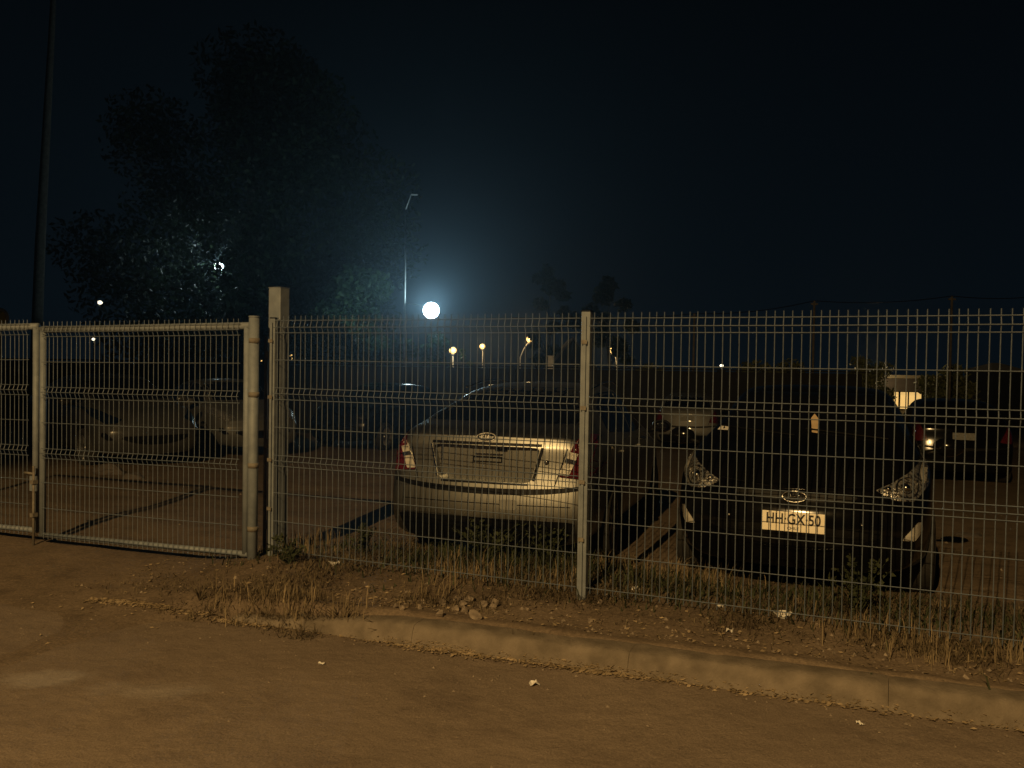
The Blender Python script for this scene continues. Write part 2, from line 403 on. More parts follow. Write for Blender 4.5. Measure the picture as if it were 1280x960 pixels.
def gate(label, origin, length, drop):
    g = thing('mesh_gate_leaf', label, 'gate', (origin.x, origin.y, 0), -GA, 'leaves of the mesh gate')
    # frame runs from x=0 (hinge or meeting side) to x=length, leaning a little
    sl = .014
    MB().tube([(-.02, 0, 1.775 - .0), (length + .02, 0, 1.775 + sl * length)], .026, 12).build('top_rail', MT['galv'], g, True)
    MB().tube([(-.02, 0, .150), (length + .02, 0, .155 + sl * length)], .022, 12).build('bottom_rail', MT['galv'], g, True)
    for x in (.0, length):
        MB().tube([(x, .0, .158 + sl * x), (x, .0, 1.768 + sl * x)], .0245, 12).build('stile', MT['galv'], g, True)
    wire_panel(g, .03, length - .03, -.034, sl * .6, dz=-.042)
    return g
g0 = gp.to_2d() - GU * (1.955 + .06)
gl = gate('right hand mesh gate leaf hung from the round hinge post', g0, 1.955, True)
# drop bolt and latch on the free end
MB().tube([(-.032, -.055, .015), (-.032, -.055, .70)], .010, 8).build('drop_bolt', MT['rust'], gl, True)
MB().tube([(-.032, -.055, .64), (-.125, -.06, .645)], .010, 8).build('bolt_handle', MT['rust'], gl, True)
for z in (.3, .56):
    MB().box(-.05, -.015, -.075, -.03, z, z + .03).build('bolt_guide', MT['rust'], gl)
bevel(MB().box(-.085, -.02, -.05, -.03, .50, .62).build('latch_plate', MT['galv'], gl), .003)
g1 = g0 - GU * (1.955 + .075)
gate('left hand mesh gate leaf running out of the picture beyond the drop bolt', g1, 1.955, False)

# ------------------------------------------------------------------ cars
def smooth1(a):
    a = np.array(a); b = a.copy(); b[1:-1] = .25 * a[:-2] + .5 * a[1:-1] + .25 * a[2:]; return b
def tess(poly, h):
    bm = bmesh.new(); vs = [bm.verts.new((p[0], p[1], 0)) for p in poly]; bm.faces.new(vs)
    bmesh.ops.triangulate(bm, faces=bm.faces[:])
    for _ in range(6):
        es = [e for e in bm.edges if e.calc_length() > h]
        if not es: break
        bmesh.ops.subdivide_edges(bm, edges=es, cuts=1); bmesh.ops.triangulate(bm, faces=[f for f in bm.faces if len(f.verts) > 3])
    bmesh.ops.recalc_face_normals(bm, faces=bm.faces[:])
    return bm
def rounded(poly, r=.25, n=3):
    out = []; k = len(poly)
    for i in range(k):
        a, b, c = Vector(poly[i - 1]), Vector(poly[i]), Vector(poly[(i + 1) % k])
        p = b.lerp(a, r); q = b.lerp(c, r)
        for j in range(n + 1):
            t = j / n; out.append(tuple(p * (1 - t) ** 2 + b * 2 * t * (1 - t) + q * t * t))
    return out
SED = dict(L=4.24, T=[(-2.12, 1.01), (-2.06, 1.07), (-1.95, 1.085), (-1.74, 1.10), (-1.4, 1.225), (-1.0, 1.37), (-.6, 1.43), (-.1, 1.455), (.35, 1.42), (.75, 1.27), (1.2, 1.03), (1.35, .98), (1.8, .88), (2.03, .77), (2.12, .69)],
           S=[(-2.12, .93), (-1.5, .99), (0, .93), (1.2, .88), (1.8, .80), (2.12, .62)], w=[(-2.12, .76), (-2.02, .80), (-1.4, .84), (0, .845), (1.4, .84), (1.9, .79), (2.12, .68)], WR=.57, ax=(-1.25, 1.30))
HAT = dict(L=3.9, T=[(-1.95, 1.02), (-1.88, 1.14), (-1.6, 1.34), (-1.2, 1.44), (-.5, 1.485), (-.1, 1.49), (.2, 1.46), (.6, 1.33), (1.12, 1.07), (1.28, 1.01), (1.65, .93), (1.85, .84), (1.95, .74)],
           S=[(-1.95, .94), (-1, .99), (0, .95), (1.15, .91), (1.65, .83), (1.95, .66)], w=[(-1.95, .74), (-1.8, .81), (-1.2, .845), (0, .85), (1.2, .845), (1.7, .80), (1.95, .70)], WR=.58, ax=(-1.22, 1.20))

def make_car(label, paint, spec, rear_c=None, front_c=None, heading=0, group=None, recess=False, hi=False, zoff=None, lamps='plastic', name='parked_car'):
    L = spec['L']; root = thing(name, label, 'car', (0, 0, 0), 0, group)
    ys = np.unique(np.concatenate([np.linspace(-L / 2, L / 2, 40), [-L / 2 + .03, L / 2 - .03]]))
    ip = lambda key: smooth1(np.interp(ys, [p[0] for p in spec[key]], [p[1] for p in spec[key]]))
    T, Sh, w = ip('T'), ip('S'), ip('w'); WR = spec['WR']; zb = .20
    def ring(i):
        g = max(T[i] - Sh[i], .02); wi = w[i]; k = min(1, max(0, g / .42)); k = k * k * (3 - 2 * k)
        wr = .88 * wi * (1 - k) + WR * k; wb = .93 * wi
        return [(0, zb), (.4 * wi, zb), (.80 * wi, zb + .005), (.95 * wi, zb + .05), (.985 * wi, .36), (1.0 * wi, .55), (.992 * wi, (.55 + Sh[i]) / 2), (.975 * wi, Sh[i] - .05), (.945 * wi, Sh[i]),
                (wb * .985, Sh[i] + .10 * g), (wb * .5 + wr * .5, Sh[i] + .5 * g), (wr, Sh[i] + .86 * g), (wr - .07 - .05 * (1 - k), Sh[i] + .955 * g), (.5 * wr, T[i] - .006), (0, T[i])]
    J = 15; v = []; idx = {}
    def shape(x, y, z, wi):
        for sg, bow in ((-1, .10), (1, .20)):
            dend = (L / 2 - sg * y)
            if dend < .9:
                q = 1 - dend / .9
                y -= sg * bow * q * q * (abs(x) / .84) ** 2.4
                f = 0
                if sg < 0: f = .05 * sst(.16, .34, z) * (1 - sst(.60, .64, z)) + .0 - .05 * sst(.90, 1.08, z) - .04 * (1 - sst(.16, .36, z))
                else: f = .06 * sst(.2, .4, z) * (1 - sst(.52, .72, z)) - .03 * sst(.72, .95, z) - .05 * (1 - sst(.18, .34, z))
                y += sg * f * q ** 3
        return (x, y, z)
    f = []
    n = len(ys)
    for i in range(n):
        r = ring(i)
        for j in range(J):
            for sg in ((1,) if j in (0, J - 1) else (1, -1)):
                idx[(i, j, sg)] = len(v); v.append(shape(sg * r[j][0], ys[i], r[j][1], w[i]))
            if j in (0, J - 1): idx[(i, j, -1)] = idx[(i, j, 1)]
    for i in range(n - 1):
        for j in range(J - 1):
            a, b_, c, d = idx[(i, j, 1)], idx[(i + 1, j, 1)], idx[(i + 1, j + 1, 1)], idx[(i, j + 1, 1)]
            f.append((a, b_, c, d))
            a, b_, c, d = idx[(i, j, -1)], idx[(i + 1, j, -1)], idx[(i + 1, j + 1, -1)], idx[(i, j + 1, -1)]
            f.append((d, c, b_, a))
    K = 5
    for i, fl in ((0, 0), (n - 1, 1)):
        r = ring(i); cap = {}
        for j in range(J):
            for k in range(-K, K + 1):
                if abs(k) == K: cap[(j, k)] = idx[(i, j, 1 if k > 0 else -1)]
                elif j in (0, J - 1): cap[(j, k)] = idx[(i, j, 1)]
                else:
                    cap[(j, k)] = len(v); v.append(shape(r[j][0] * k / K, ys[i], r[j][1], w[i]))
        for j in range(J - 1):
            for k in range(-K, K):
                q = [cap[(j, k)], cap[(j, k + 1)], cap[(j + 1, k + 1)], cap[(j + 1, k)]]
                u = []
                for x in q:
                    if x not in u: u.append(x)
                if len(u) >= 3: f.append(tuple(u if not fl else u[::-1]))
    me = py_mesh('body', v, f)
    bm = bmesh.new(); bm.from_mesh(me); bmesh.ops.recalc_face_normals(bm, faces=bm.faces[:]); bm.to_mesh(me); bm.free()
    body = link('body', me, paint)
    md = body.modifiers.new('s', 'SUBSURF'); md.levels = 1; md.render_levels = 1
    cut = MB()
    for ay in spec['ax']:
        for sg in (1, -1):
            mt = Matrix.Translation((sg * .56, ay, .30)) @ Matrix.Rotation(sg * math.pi / 2, 4, 'Y')
            k = len(cut.v); cut.lathe([(.355, 0), (.355, .6)], 36, mt)
            cut.f += [tuple(k + q for q in range(35, -1, -1)), tuple(k + 36 + q for q in range(36))]
    cuts = [cut]
    if recess:
        c2 = MB(); pl = rounded([(-.435, .945), (.435, .945), (.37, .668), (-.37, .668)], .10, 3)
        yb = -L / 2 + .075; m_ = len(pl)
        c2.add([(p[0], -L / 2 - .3, p[1]) for p in pl] + [(p[0] * .965, yb, (p[1] - .82) * .95 + .815) for p in pl],
               [tuple(range(m_ - 1, -1, -1)), tuple(range(m_, 2 * m_))] + [(q, (q + 1) % m_, (q + 1) % m_ + m_, q + m_) for q in range(m_)])
        cuts.append(c2)
    cobs = []
    for c in cuts:
        cme = py_mesh('c', c.v, c.f); bm = bmesh.new(); bm.from_mesh(cme); bmesh.ops.recalc_face_normals(bm, faces=bm.faces[:]); bm.to_mesh(cme); bm.free()
        co = bpy.data.objects.new('c', cme); COL.objects.link(co); cobs.append(co)
        md = body.modifiers.new('b', 'BOOLEAN'); md.operation = 'DIFFERENCE'; md.object = co; md.solver = 'EXACT'
    dg = bpy.context.evaluated_depsgraph_get(); dg.update()
    em = bpy.data.meshes.new_from_object(body.evaluated_get(dg))
    body.modifiers.clear()
    for co in cobs: bpy.data.objects.remove(co)
    body.data = em; em.name = 'body'
    em.polygons.foreach_set('use_smooth', [True] * len(em.polygons))
    for md_ in ():
        pass
    try: em.set_sharp_from_angle(angle=R(38))
    except Exception: pass
    body.parent = root
    bm = bmesh.new(); bm.from_mesh(em); bvh = BVHTree.FromBMesh(bm); bm.free()
    dirs = {'rear': Vector((0, 1, 0)), 'front': Vector((0, -1, 0)), 'right': Vector((-1, 0, 0)), 'left': Vector((1, 0, 0)), 'top': Vector((0, 0, -1))}
    def orig(side, a, b):
        return {'rear': Vector((a, -5, b)), 'front': Vector((a, 5, b)), 'right': Vector((5, a, b)), 'left': Vector((-5, a, b)), 'top': Vector((a, b, 5))}[side]
    def hit(side, a, b):
        o = orig(side, a, b); d = dirs[side]; h = bvh.ray_cast(o, d)
        if h[0] is None:
            q = o + d * (5 - (L / 2 if side in ('rear', 'front') else .85)); h = bvh.find_nearest(q)
        return h[0], h[1]
    def part(nm, side, poly, off, m, parent=None, h=.07, rnd=0, depth=.012, label=None):
        if rnd: poly = rounded(poly, rnd)
        bm = tess(poly, h); d = dirs[side]; base = {}
        for q in bm.verts: base[q] = (q.co.x, q.co.y)
        for q in bm.verts:
            p, nn = hit(side, *base[q]); q.co = p - d * off
        ret = bmesh.ops.extrude_face_region(bm, geom=bm.faces[:])
        pass
        newv = set(x for x in ret['geom'] if isinstance(x, bmesh.types.BMVert))
        for q in bm.verts:
            if q not in newv: q.co += d * (off + depth)
        bmesh.ops.recalc_face_normals(bm, faces=bm.faces[:])
        pm = bpy.data.meshes.new(nm); bm.to_mesh(pm); bm.free()
        o = link(nm, pm, m, parent or root, True)
        try: pm.set_sharp_from_angle(angle=R(40))
        except Exception: pass
        if label: o['label'] = label
        return o
    sym = lambda poly: [(-x, z) for x, z in poly][::-1]
    hat = spec is HAT
    # glass
    if hat:
        part('rear_window', 'rear', [(-.60, 1.10), (.60, 1.10), (.50, 1.37), (-.50, 1.37)], .003, MT['glass'], rnd=.12)
        part('windscreen', 'front', [(-.66, 1.07), (.66, 1.07), (.54, 1.41), (-.54, 1.41)], .003, MT['glass'], rnd=.10)
        for sd in ('left', 'right'):
            part('side_window', sd, [(-.02, 1.01), (.98, 1.02), (.45, 1.35), (-.02, 1.40)], .002, MT['glass'], rnd=.08)
            part('side_window', sd, [(-.10, 1.01), (-.10, 1.40), (-.75, 1.38), (-1.25, 1.22), (-1.3, 1.05)], .002, MT['glass'], rnd=.08)
    else:
        part('rear_window', 'rear', [(-.66, 1.105), (.66, 1.105), (.51, 1.39), (-.51, 1.39)], .003, MT['glass'], rnd=.12)
        part('windscreen', 'front', [(-.66, 1.04), (.66, 1.04), (.53, 1.375), (-.53, 1.375)], .003, MT['glass'], rnd=.10)
        for sd in ('left', 'right'):
            part('side_window', sd, [(-.04, .99), (.98, .99), (.45, 1.31), (-.04, 1.37)], .002, MT['glass'], rnd=.08)
            part('side_window', sd, [(-.12, .99), (-.12, 1.37), (-.65, 1.35), (-1.08, 1.22), (-1.2, 1.03)], .002, MT['glass'], rnd=.08)
    for sd in ('left', 'right'):
        for y0 in (-.08, .96 if not hat else .93):
            part('door_seam', sd, [(y0 - .004, .30), (y0 + .004, .30), (y0 + .004, .96), (y0 - .004, .96)], .001, MT['plastic'], h=.2, depth=.004)
        for y0 in (.12, -.85):
            part('door_handle', sd, [(y0 - .09, .845), (y0 + .06, .845), (y0 + .06, .875), (y0 - .09, .875)], .025, paint, rnd=.3)
        sg = 1 if sd == 'right' else -1
        vs, fs = ico(1, 2, 0, (.105, .055, .072))
        my = .86 if not hat else .80
        mr = MB().add([q + Vector((sg * .945, my, 1.015)) for q in vs], fs).build('door_mirror', paint, root, True)
        MB().tube([(sg * .80, my + .02, .965), (sg * .90, my + .005, .985)], .022, 8).build('mirror_arm', MT['plastic'], mr, True)
        vs, fs = ico(1, 2, 0, (.088, .012, .058))
        MB().add([q + Vector((sg * .945, my - .048, 1.015)) for q in vs], fs).build('mirror_glass', MT['glass'], mr, True)
    # wheels
    for ay in spec['ax']:
        for sg in (1, -1):
            mt = Matrix.Translation((sg * .745, ay, .30)) @ Matrix.Rotation(sg * math.pi / 2, 4, 'Y')
            wh = MB().lathe([(.20, -.09), (.275, -.095), (.298, -.07), (.302, 0), (.298, .07), (.275, .095), (.205, .09), (.19, .06), (.19, -.06), (.20, -.09)], 32, mt).build('wheel', MT['tyre'], root, True)
            b = MB().lathe([(.203, .088), (.20, .075), (.17, .05), (.06, .045), (.05, .065), (.0001, .068)], 30, mt)
            for k in range(6):
                aa = k * math.pi / 3
                m2 = mt @ Matrix.Rotation(aa, 4, 'Z')
                b.box(.04, .195, -.02, .02, .052, .078, m2)
            b.build('rim', MT['rim'], wh)
    # rear lamps and plate
    tz = .02 if hat else 0
    for sgn in (1, -1):
        g_ = (lambda p: p) if sgn > 0 else sym
        tl_ = part('tail_light', 'rear', g_([(.555, .73), (.80, .71), (.83, .86), (.81, 1.0), (.70, 1.045 + tz), (.645, .92)]), .014, MT['red'], h=.05, rnd=.12, depth=.02)
        if hi: part('reversing_lens', 'rear', g_([(.562, .742), (.640, .735), (.735, .985), (.71, 1.035), (.645, .92)]), .019, MT['clear'], tl_, h=.04, rnd=.1)
        if hi:
            part('lens_band', 'rear', g_([(.605, .84), (.680, .825), (.692, .852), (.618, .868)]), .023, MT['chrome'], tl_, h=.05)
            part('lens_band', 'rear', g_([(.646, .915), (.708, .90), (.735, .965), (.678, .985)]), .022, MT['red'], tl_, h=.05)
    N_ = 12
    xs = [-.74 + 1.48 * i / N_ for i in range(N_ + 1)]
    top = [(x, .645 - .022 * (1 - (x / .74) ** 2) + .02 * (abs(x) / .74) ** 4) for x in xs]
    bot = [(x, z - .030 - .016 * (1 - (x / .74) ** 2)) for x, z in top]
    part('bumper_gap_shadow', 'rear', bot + top[::-1], .004, MT['plastic'], h=.12)  # dark strip carries the shadow in the gap above the bumper
    part('rear_valance', 'rear', [(-.62, .215), (.62, .215), (.70, .40), (-.70, .40)], .004, MT['plastic'], rnd=.1)
    # boot seams
    for sgn in (1, -1):
        g_ = (lambda p: p) if sgn > 0 else sym
        part('boot_seam', 'rear', g_([(.535, .66), (.543, .66), (.652, 1.02), (.640, 1.02)]), .002, MT['plastic'], h=.1, depth=.005)
    if not recess:
        part('number_plate', 'rear', [(-.18, .76), (.18, .76), (.18, .88), (-.18, .88)], .012, MT['dullplate'], h=.2)
    # front
    for sgn in (1, -1):
        g_ = (lambda p: p) if sgn > 0 else sym
        hl = part('headlight', 'front', g_([(.47, .755), (.58, .695), (.70, .69), (.79, .79), (.80, .955), (.765, .955), (.66, .865), (.56, .80)]), .010, MT['reflector' if hi else lamps], h=.03, rnd=.12, depth=.02)
        part('turn_lamp', 'front', g_([(.745, .80), (.785, .80), (.795, .93), (.765, .93), (.735, .88)]), .016, MT['clear' if hi else lamps], hl, h=.04, rnd=.15)
        if hi:
            c = Vector((sgn * .655, 0, .775)); p, nn = hit('front', c.x, c.z)
            for rr, m_ in ((.066, MT['chrome']), (.034, MT['chrome'])):
                q = MB(); qn = 20
                pts = [Vector((p.x + rr * math.cos(2 * math.pi * k / qn), 0, p.z + rr * .95 * math.sin(2 * math.pi * k / qn))) for k in range(qn + 1)]
                pts = [hit('front', a.x, a.z)[0] + Vector((0, .016, 0)) for a in pts]
                q.tube(pts, .0045, 6, False).build('lamp_ring', m_, hl, True)
            c = hit('front', sgn * .645, .775)[0]
            vs, fs = ico(.028, 2); MB().add([x + c + Vector((0, .004, 0)) for x in vs], fs).build('bulb_cover', MT['chrome'], hl, True)
            c = hit('front', sgn * .545, .765)[0]
            vs, fs = ico(.020, 2); MB().add([x + c + Vector((0, .006, 0)) for x in vs], fs).build('bulb_cover', MT['chrome'], hl, True)
            part('lamp_rim', 'front', g_([(.775, .79), (.80, .79), (.808, .955), (.795, .955)]), .018, MT['chrome'], hl, h=.05)
        fg = part('fog_light', 'front', g_([(.625, .445), (.70, .44), (.75, .50), (.745, .555), (.715, .56)]), .010, MT['clear'] if hi else MT['plastic'], h=.03, rnd=.15, depth=.02)
    xs = [-.52 + 1.04 * i / N_ for i in range(N_ + 1)]
    part('lower_grille', 'front', [(x, .36 + .10 * (abs(x) / .52) ** 2.5) for x in xs] + [(.50, .50), (-.50, .50)], .004, MT['plastic'], h=.1)
    for zz in ((.41, .435) if hi else ()):
        part('grille_bar', 'front', [(-.42, zz), (.42, zz), (.42, zz + .010), (-.42, zz + .010)], .010, MT['plastic'], h=.1)
    if hi:
        lo = [(x, .335 + .10 * (abs(x) / .52) ** 2.5) for x in xs]
        part('grille_trim', 'front', lo + [(x, z + .011) for x, z in lo][::-1], .012, MT['chrome'] if False else MT['black'], h=.1)
        part('upper_grille', 'front', [(-.34, .665), (.34, .665), (.38, .71), (-.38, .71)], .003, MT['plastic'], h=.1, rnd=.2)
        for sgn in (1, -1):
            g_ = (lambda p: p) if sgn > 0 else sym
            part('bonnet_seam', 'front', g_([(.10, .735), (.47, .775), (.47, .781), (.10, .741)]), .002, MT['plastic'], h=.1, depth=.005)
            c = hit('front', sgn * .40, .53)[0]
            vs, fs = ico(.012, 2); MB().add([x + c for x in vs], fs).build('parking_sensor', MT['chrome'], root, True)
    if zoff is None: zoff = 0
    fw = Vector((-math.sin(heading), math.cos(heading)))
    c = (Vector(rear_c) + fw * (L / 2)) if rear_c is not None else (Vector(front_c) - fw * (L / 2))
    root.location = (c.x, c.y, zoff); root.rotation_euler = (0, 0, heading)
    # follow the slope of the lot
    fz = gz(*(c + fw * 1.2)); rz_ = gz(*(c - fw * 1.2))
    root.location.z = (fz + rz_) / 2 + zoff; root.rotation_euler = (math.atan2(fz - rz_, 2.4), 0, heading)
    root['_'] = 0; del root['_']
    return root, part, hit

def text_mesh(txt, size, m, parent, name, mtx, extrude=.0015, bold=.0):
    cu = bpy.data.curves.new(name, 'FONT'); cu.body = txt; cu.size = size; cu.align_x = 'CENTER'; cu.align_y = 'CENTER'; cu.extrude = extrude; cu.offset = bold
    o = bpy.data.objects.new(name, cu); COL.objects.link(o)
    dg = bpy.context.evaluated_depsgraph_get(); dg.update(); me = bpy.data.meshes.new_from_object(o.evaluated_get(dg))
    bpy.data.objects.remove(o); me.transform(mtx)
    me.materials.clear(); return link(name, me, m, parent)
HN = -A                       # heading of a car that points away from the fence
# --- silver sedan, tail towards the fence
car, part, hit = make_car('champagne silver saloon car parked tail to the fence with an empty number plate recess', MT['silver'], SED, rear_c=(-.205, 6.36), heading=R(-17), recess=True, hi=True); car.scale.x = 1.01
Lr = -SED['L'] / 2
pl = -SED['L'] / 2 + .075
b = MB()
for (x0, x1, z0, z1) in ((-.115, .115, .842, .850), (-.115, .115, .808, .814), (-.115, -.109, .814, .842), (.109, .115, .814, .842)):
    b.box(x0, x1, pl - .012, pl + .004, z0, z1)
b.build('plate_bracket', MT['plastic'], car)
ro = rounded([(-.435, .945), (.435, .945), (.37, .668), (-.37, .668)], .10, 3)
def strip(nm, a, c, wd, m, off=.004):
    a, c = Vector(a), Vector(c); d = (c - a).normalized(); q = Vector((-d.y, d.x)) * wd / 2
    part(nm, 'rear', [tuple(a - q), tuple(c - q), tuple(c + q), tuple(a + q)], off, m, h=.08, depth=.006)
strip('recess_shading', (-.432, .952), (.432, .952), .020, MT['plastic'])  # dark strips here draw the shadow round the recess rim
strip('recess_shading', (.440, .935), (.378, .690), .022, MT['plastic'])
strip('recess_shading', (-.440, .935), (-.378, .690), .012, MT['chrome'])  # bright strip imitates light caught on the left rim
strip('recess_shading', (-.34, .660), (.34, .660), .014, MT['plastic'])
MB().box(-.375, -.355, pl - .010, pl + .004, .70, .925).build('recess_lit_edge', MT['chrome'], car)  # bright bar put in as the lit inner left edge
b = MB()
for x0, x1, z0, z1 in ((.06, .155, .893, .905), (.075, .095, .905, .918), (.105, .125, .905, .914), (.135, .150, .905, .918)):
    b.box(x0, x1, pl - .006, pl + .004, z0, z1)
b.build('script_badge', MT['plastic'], car)
MB().box(-.10, .12, pl - .010, pl + .004, .862, .874).build('plate_lamp', MT['chrome'], car)
# oval maker's badge
bz = .998; q = hit('rear', 0, bz)[0]
pts = [hit('rear', .074 * math.cos(2 * math.pi * k / 28), bz + .030 * math.sin(2 * math.pi * k / 28))[0] + Vector((0, -.004, 0)) for k in range(29)]
bd = part('badge', 'rear', [(.071 * math.cos(2 * math.pi * k / 24), bz + .028 * math.sin(2 * math.pi * k / 24)) for k in range(24)], .004, MT['plastic'], h=.1)
MB().tube(pts, .004, 6, False).build('badge_ring', MT['badge'], bd, True)
text_mesh('KIA', .046, MT['badge'], bd, 'badge_letters', Matrix.Translation((0, q.y - .014, bz)) @ Matrix.Rotation(R(84), 4, 'X'), .002, .001)
q = hit('rear', .47, .83)[0]
MB().lathe([(.0001, .010), (.016, .010), (.019, .0), (.019, -.01)], 16, Matrix.Translation(q) @ Matrix.Rotation(R(90), 4, 'X')).build('boot_lock', MT['chrome'], car, True)
part('bumper_strip', 'rear', [(-.66, .505), (.66, .505), (.66, .511), (-.66, .511)], .002, MT['plastic'], h=.1, depth=.006)
part('tow_eye_cover', 'rear', [(.14, .47), (.27, .47), (.27, .545), (.14, .545)], .003, MT['silver'], h=.1, rnd=.25)
for sgn in (1, -1):
    pts = [(sgn * .555, -1.02, 1.375), (sgn * .57, -.5, 1.44), (sgn * .565, 0, 1.463), (sgn * .55, .4, 1.425)]
    MB().tube(pts, .008, 6).build('roof_strip', MT['chrome'], car, True)
part('roof_spoiler', 'rear', [(-.47, 1.395), (.47, 1.395), (.42, 1.425), (-.42, 1.425)], .006, MT['silver'], h=.1)
MB().tube([(.0, -.55, 1.43), (0, -.75, 1.60)], .003, 6).build('aerial', MT['plastic'], car)

# --- black hatchback, nose towards the fence
car2, part, hit = make_car('black hatchback parked nose to the fence with a white number plate', MT['black'], HAT, front_c=(1.90, 5.66), heading=HN + math.pi, hi=True); car2.scale.x = 1.06
fy = hit('front', 0, .52)[0].y + .012
b = MB().box(-.19, .19, fy - .01, fy, .455, .585)
pb = bevel(b.build('number_plate', MT['plate'], car2), .003)
rot = Matrix.Rotation(math.pi, 4, 'Z') @ Matrix.Rotation(R(90), 4, 'X')
text_mesh('HH·GX·50', .098, MT['ink'], pb, 'plate_text', Matrix.Translation((0, fy + .0015, .535)) @ rot @ Matrix.Diagonal((.76, 1, 1, 1)), .001, .0016)
text_mesh('CHILE', .026, MT['ink'], pb, 'plate_caption', Matrix.Translation((0, fy + .0015, .477)) @ rot, .001, .0004)
bz = .685; q = hit('front', 0, bz)[0]
pts = [hit('front', .072 * math.cos(2 * math.pi * k / 28), bz + .036 * math.sin(2 * math.pi * k / 28))[0] + Vector((0, .014, 0)) for k in range(29)]
em_ = MB().tube(pts, .0065, 8, False).build('badge', MT['chrome'], car2, True)
b = MB(); yb = q.y + .012
b.tube([(.034, yb, bz - .026), (.016, yb, bz + .026)], .006, 8).tube([(-.016, yb, bz - .026), (-.034, yb, bz + .026)], .006, 8).tube([(.027, yb, bz - .006), (-.027, yb, bz + .006)], .006, 8)
b.build('badge_letter', MT['chrome'], em_, True)
part('card_tag', 'front', [(-.085, 1.09), (-.045, 1.095), (-.025, 1.20), (-.045, 1.235), (-.075, 1.20)], .008, MT['tag'], h=.1, label='buff card tag hanging inside the windscreen')
part('windscreen_sticker', 'front', [(.55, 1.085), (.63, 1.085), (.615, 1.115), (.55, 1.115)], .008, MT['paper'], h=.1)
for sgn in (0, 1):
    x0 = -.55 + sgn * .62
    pts = []
    for k in range(6):
        x = x0 + .55 * k / 5; pts.append(hit('front', x, 1.065 + .05 * (k / 5))[0] + Vector((0, .014, .006)))
    MB().tube(pts, .006, 6).build('wiper', MT['plastic'], car2)

# --- cars further back in the lot
p = at(858, 520, 21.5)
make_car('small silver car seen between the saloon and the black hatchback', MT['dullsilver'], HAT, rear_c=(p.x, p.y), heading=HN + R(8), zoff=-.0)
p = at(330, 520, 15.6)
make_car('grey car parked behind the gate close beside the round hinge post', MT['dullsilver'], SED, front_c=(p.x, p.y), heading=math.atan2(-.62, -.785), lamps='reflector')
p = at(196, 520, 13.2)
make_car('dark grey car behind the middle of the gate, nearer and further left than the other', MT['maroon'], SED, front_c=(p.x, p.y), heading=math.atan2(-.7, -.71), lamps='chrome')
p = at(418, 540, 18.0)
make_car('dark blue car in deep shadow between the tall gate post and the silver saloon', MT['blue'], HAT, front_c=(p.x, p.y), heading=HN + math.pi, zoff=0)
p = at(1206, 532, 14.6)
make_car('black car with red tail lights at the far right behind the hatchback', MT['black'], HAT, rear_c=(p.x, p.y), heading=HN + R(5), zoff=0)

# ------------------------------------------------------------------ far wall and what stands beyond it
wl = thing('boundary_wall', 'long dark block wall across the back of the car park', 'wall', (0, 24.3, 0), -R(.6))
x = -24.0; k = 0
while x < 10.0:
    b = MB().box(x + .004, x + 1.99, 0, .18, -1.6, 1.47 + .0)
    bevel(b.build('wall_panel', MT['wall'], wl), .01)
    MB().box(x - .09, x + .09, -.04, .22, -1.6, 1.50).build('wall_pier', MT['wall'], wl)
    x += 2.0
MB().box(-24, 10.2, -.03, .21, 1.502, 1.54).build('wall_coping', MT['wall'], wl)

def pole_with_cable():
    tops = []
    for px_, yy in ((868, 392), (1018, 376), (1190, 370)):
        p = at(px_, yy, 25.2); q = at(px_, 560, 25.2)
        t_ = thing('cable_post', {868: 'thin dark post behind the wall nearest the middle fence post', 1018: 'thin dark post behind the wall above the black hatchback', 1190: 'thin dark post behind the hedge at the right'}[px_], 'post', (p.x, p.y, q.z), 0, 'thin posts behind the wall')
        MB().tube([(0, 0, 0), (0, 0, p.z - q.z)], .035, 8).build('shaft', MT['bark'], t_, True)
        MB().box(-.10, .10, -.03, .03, p.z - q.z - .12, p.z - q.z - .07).build('insulator_bar', MT['bark'], t_)
        tops.append(p)
    pts = []
    ends = [at(640, 397, 25.2)] + tops + [at(1330, 366, 25.2)]
    for a, c in zip(ends[:-1], ends[1:]):
        for k in range(8):
            t = k / 8; q = a.lerp(c, t); q.z -= .12 * 4 * t * (1 - t); pts.append(q)
    pts.append(ends[-1])
    o = MB().tube(pts, .012, 5).build('overhead_cable', MT['plastic']); tag(o, 'thin dark cable strung along the posts above the wall', 'cable')
pole_with_cable()

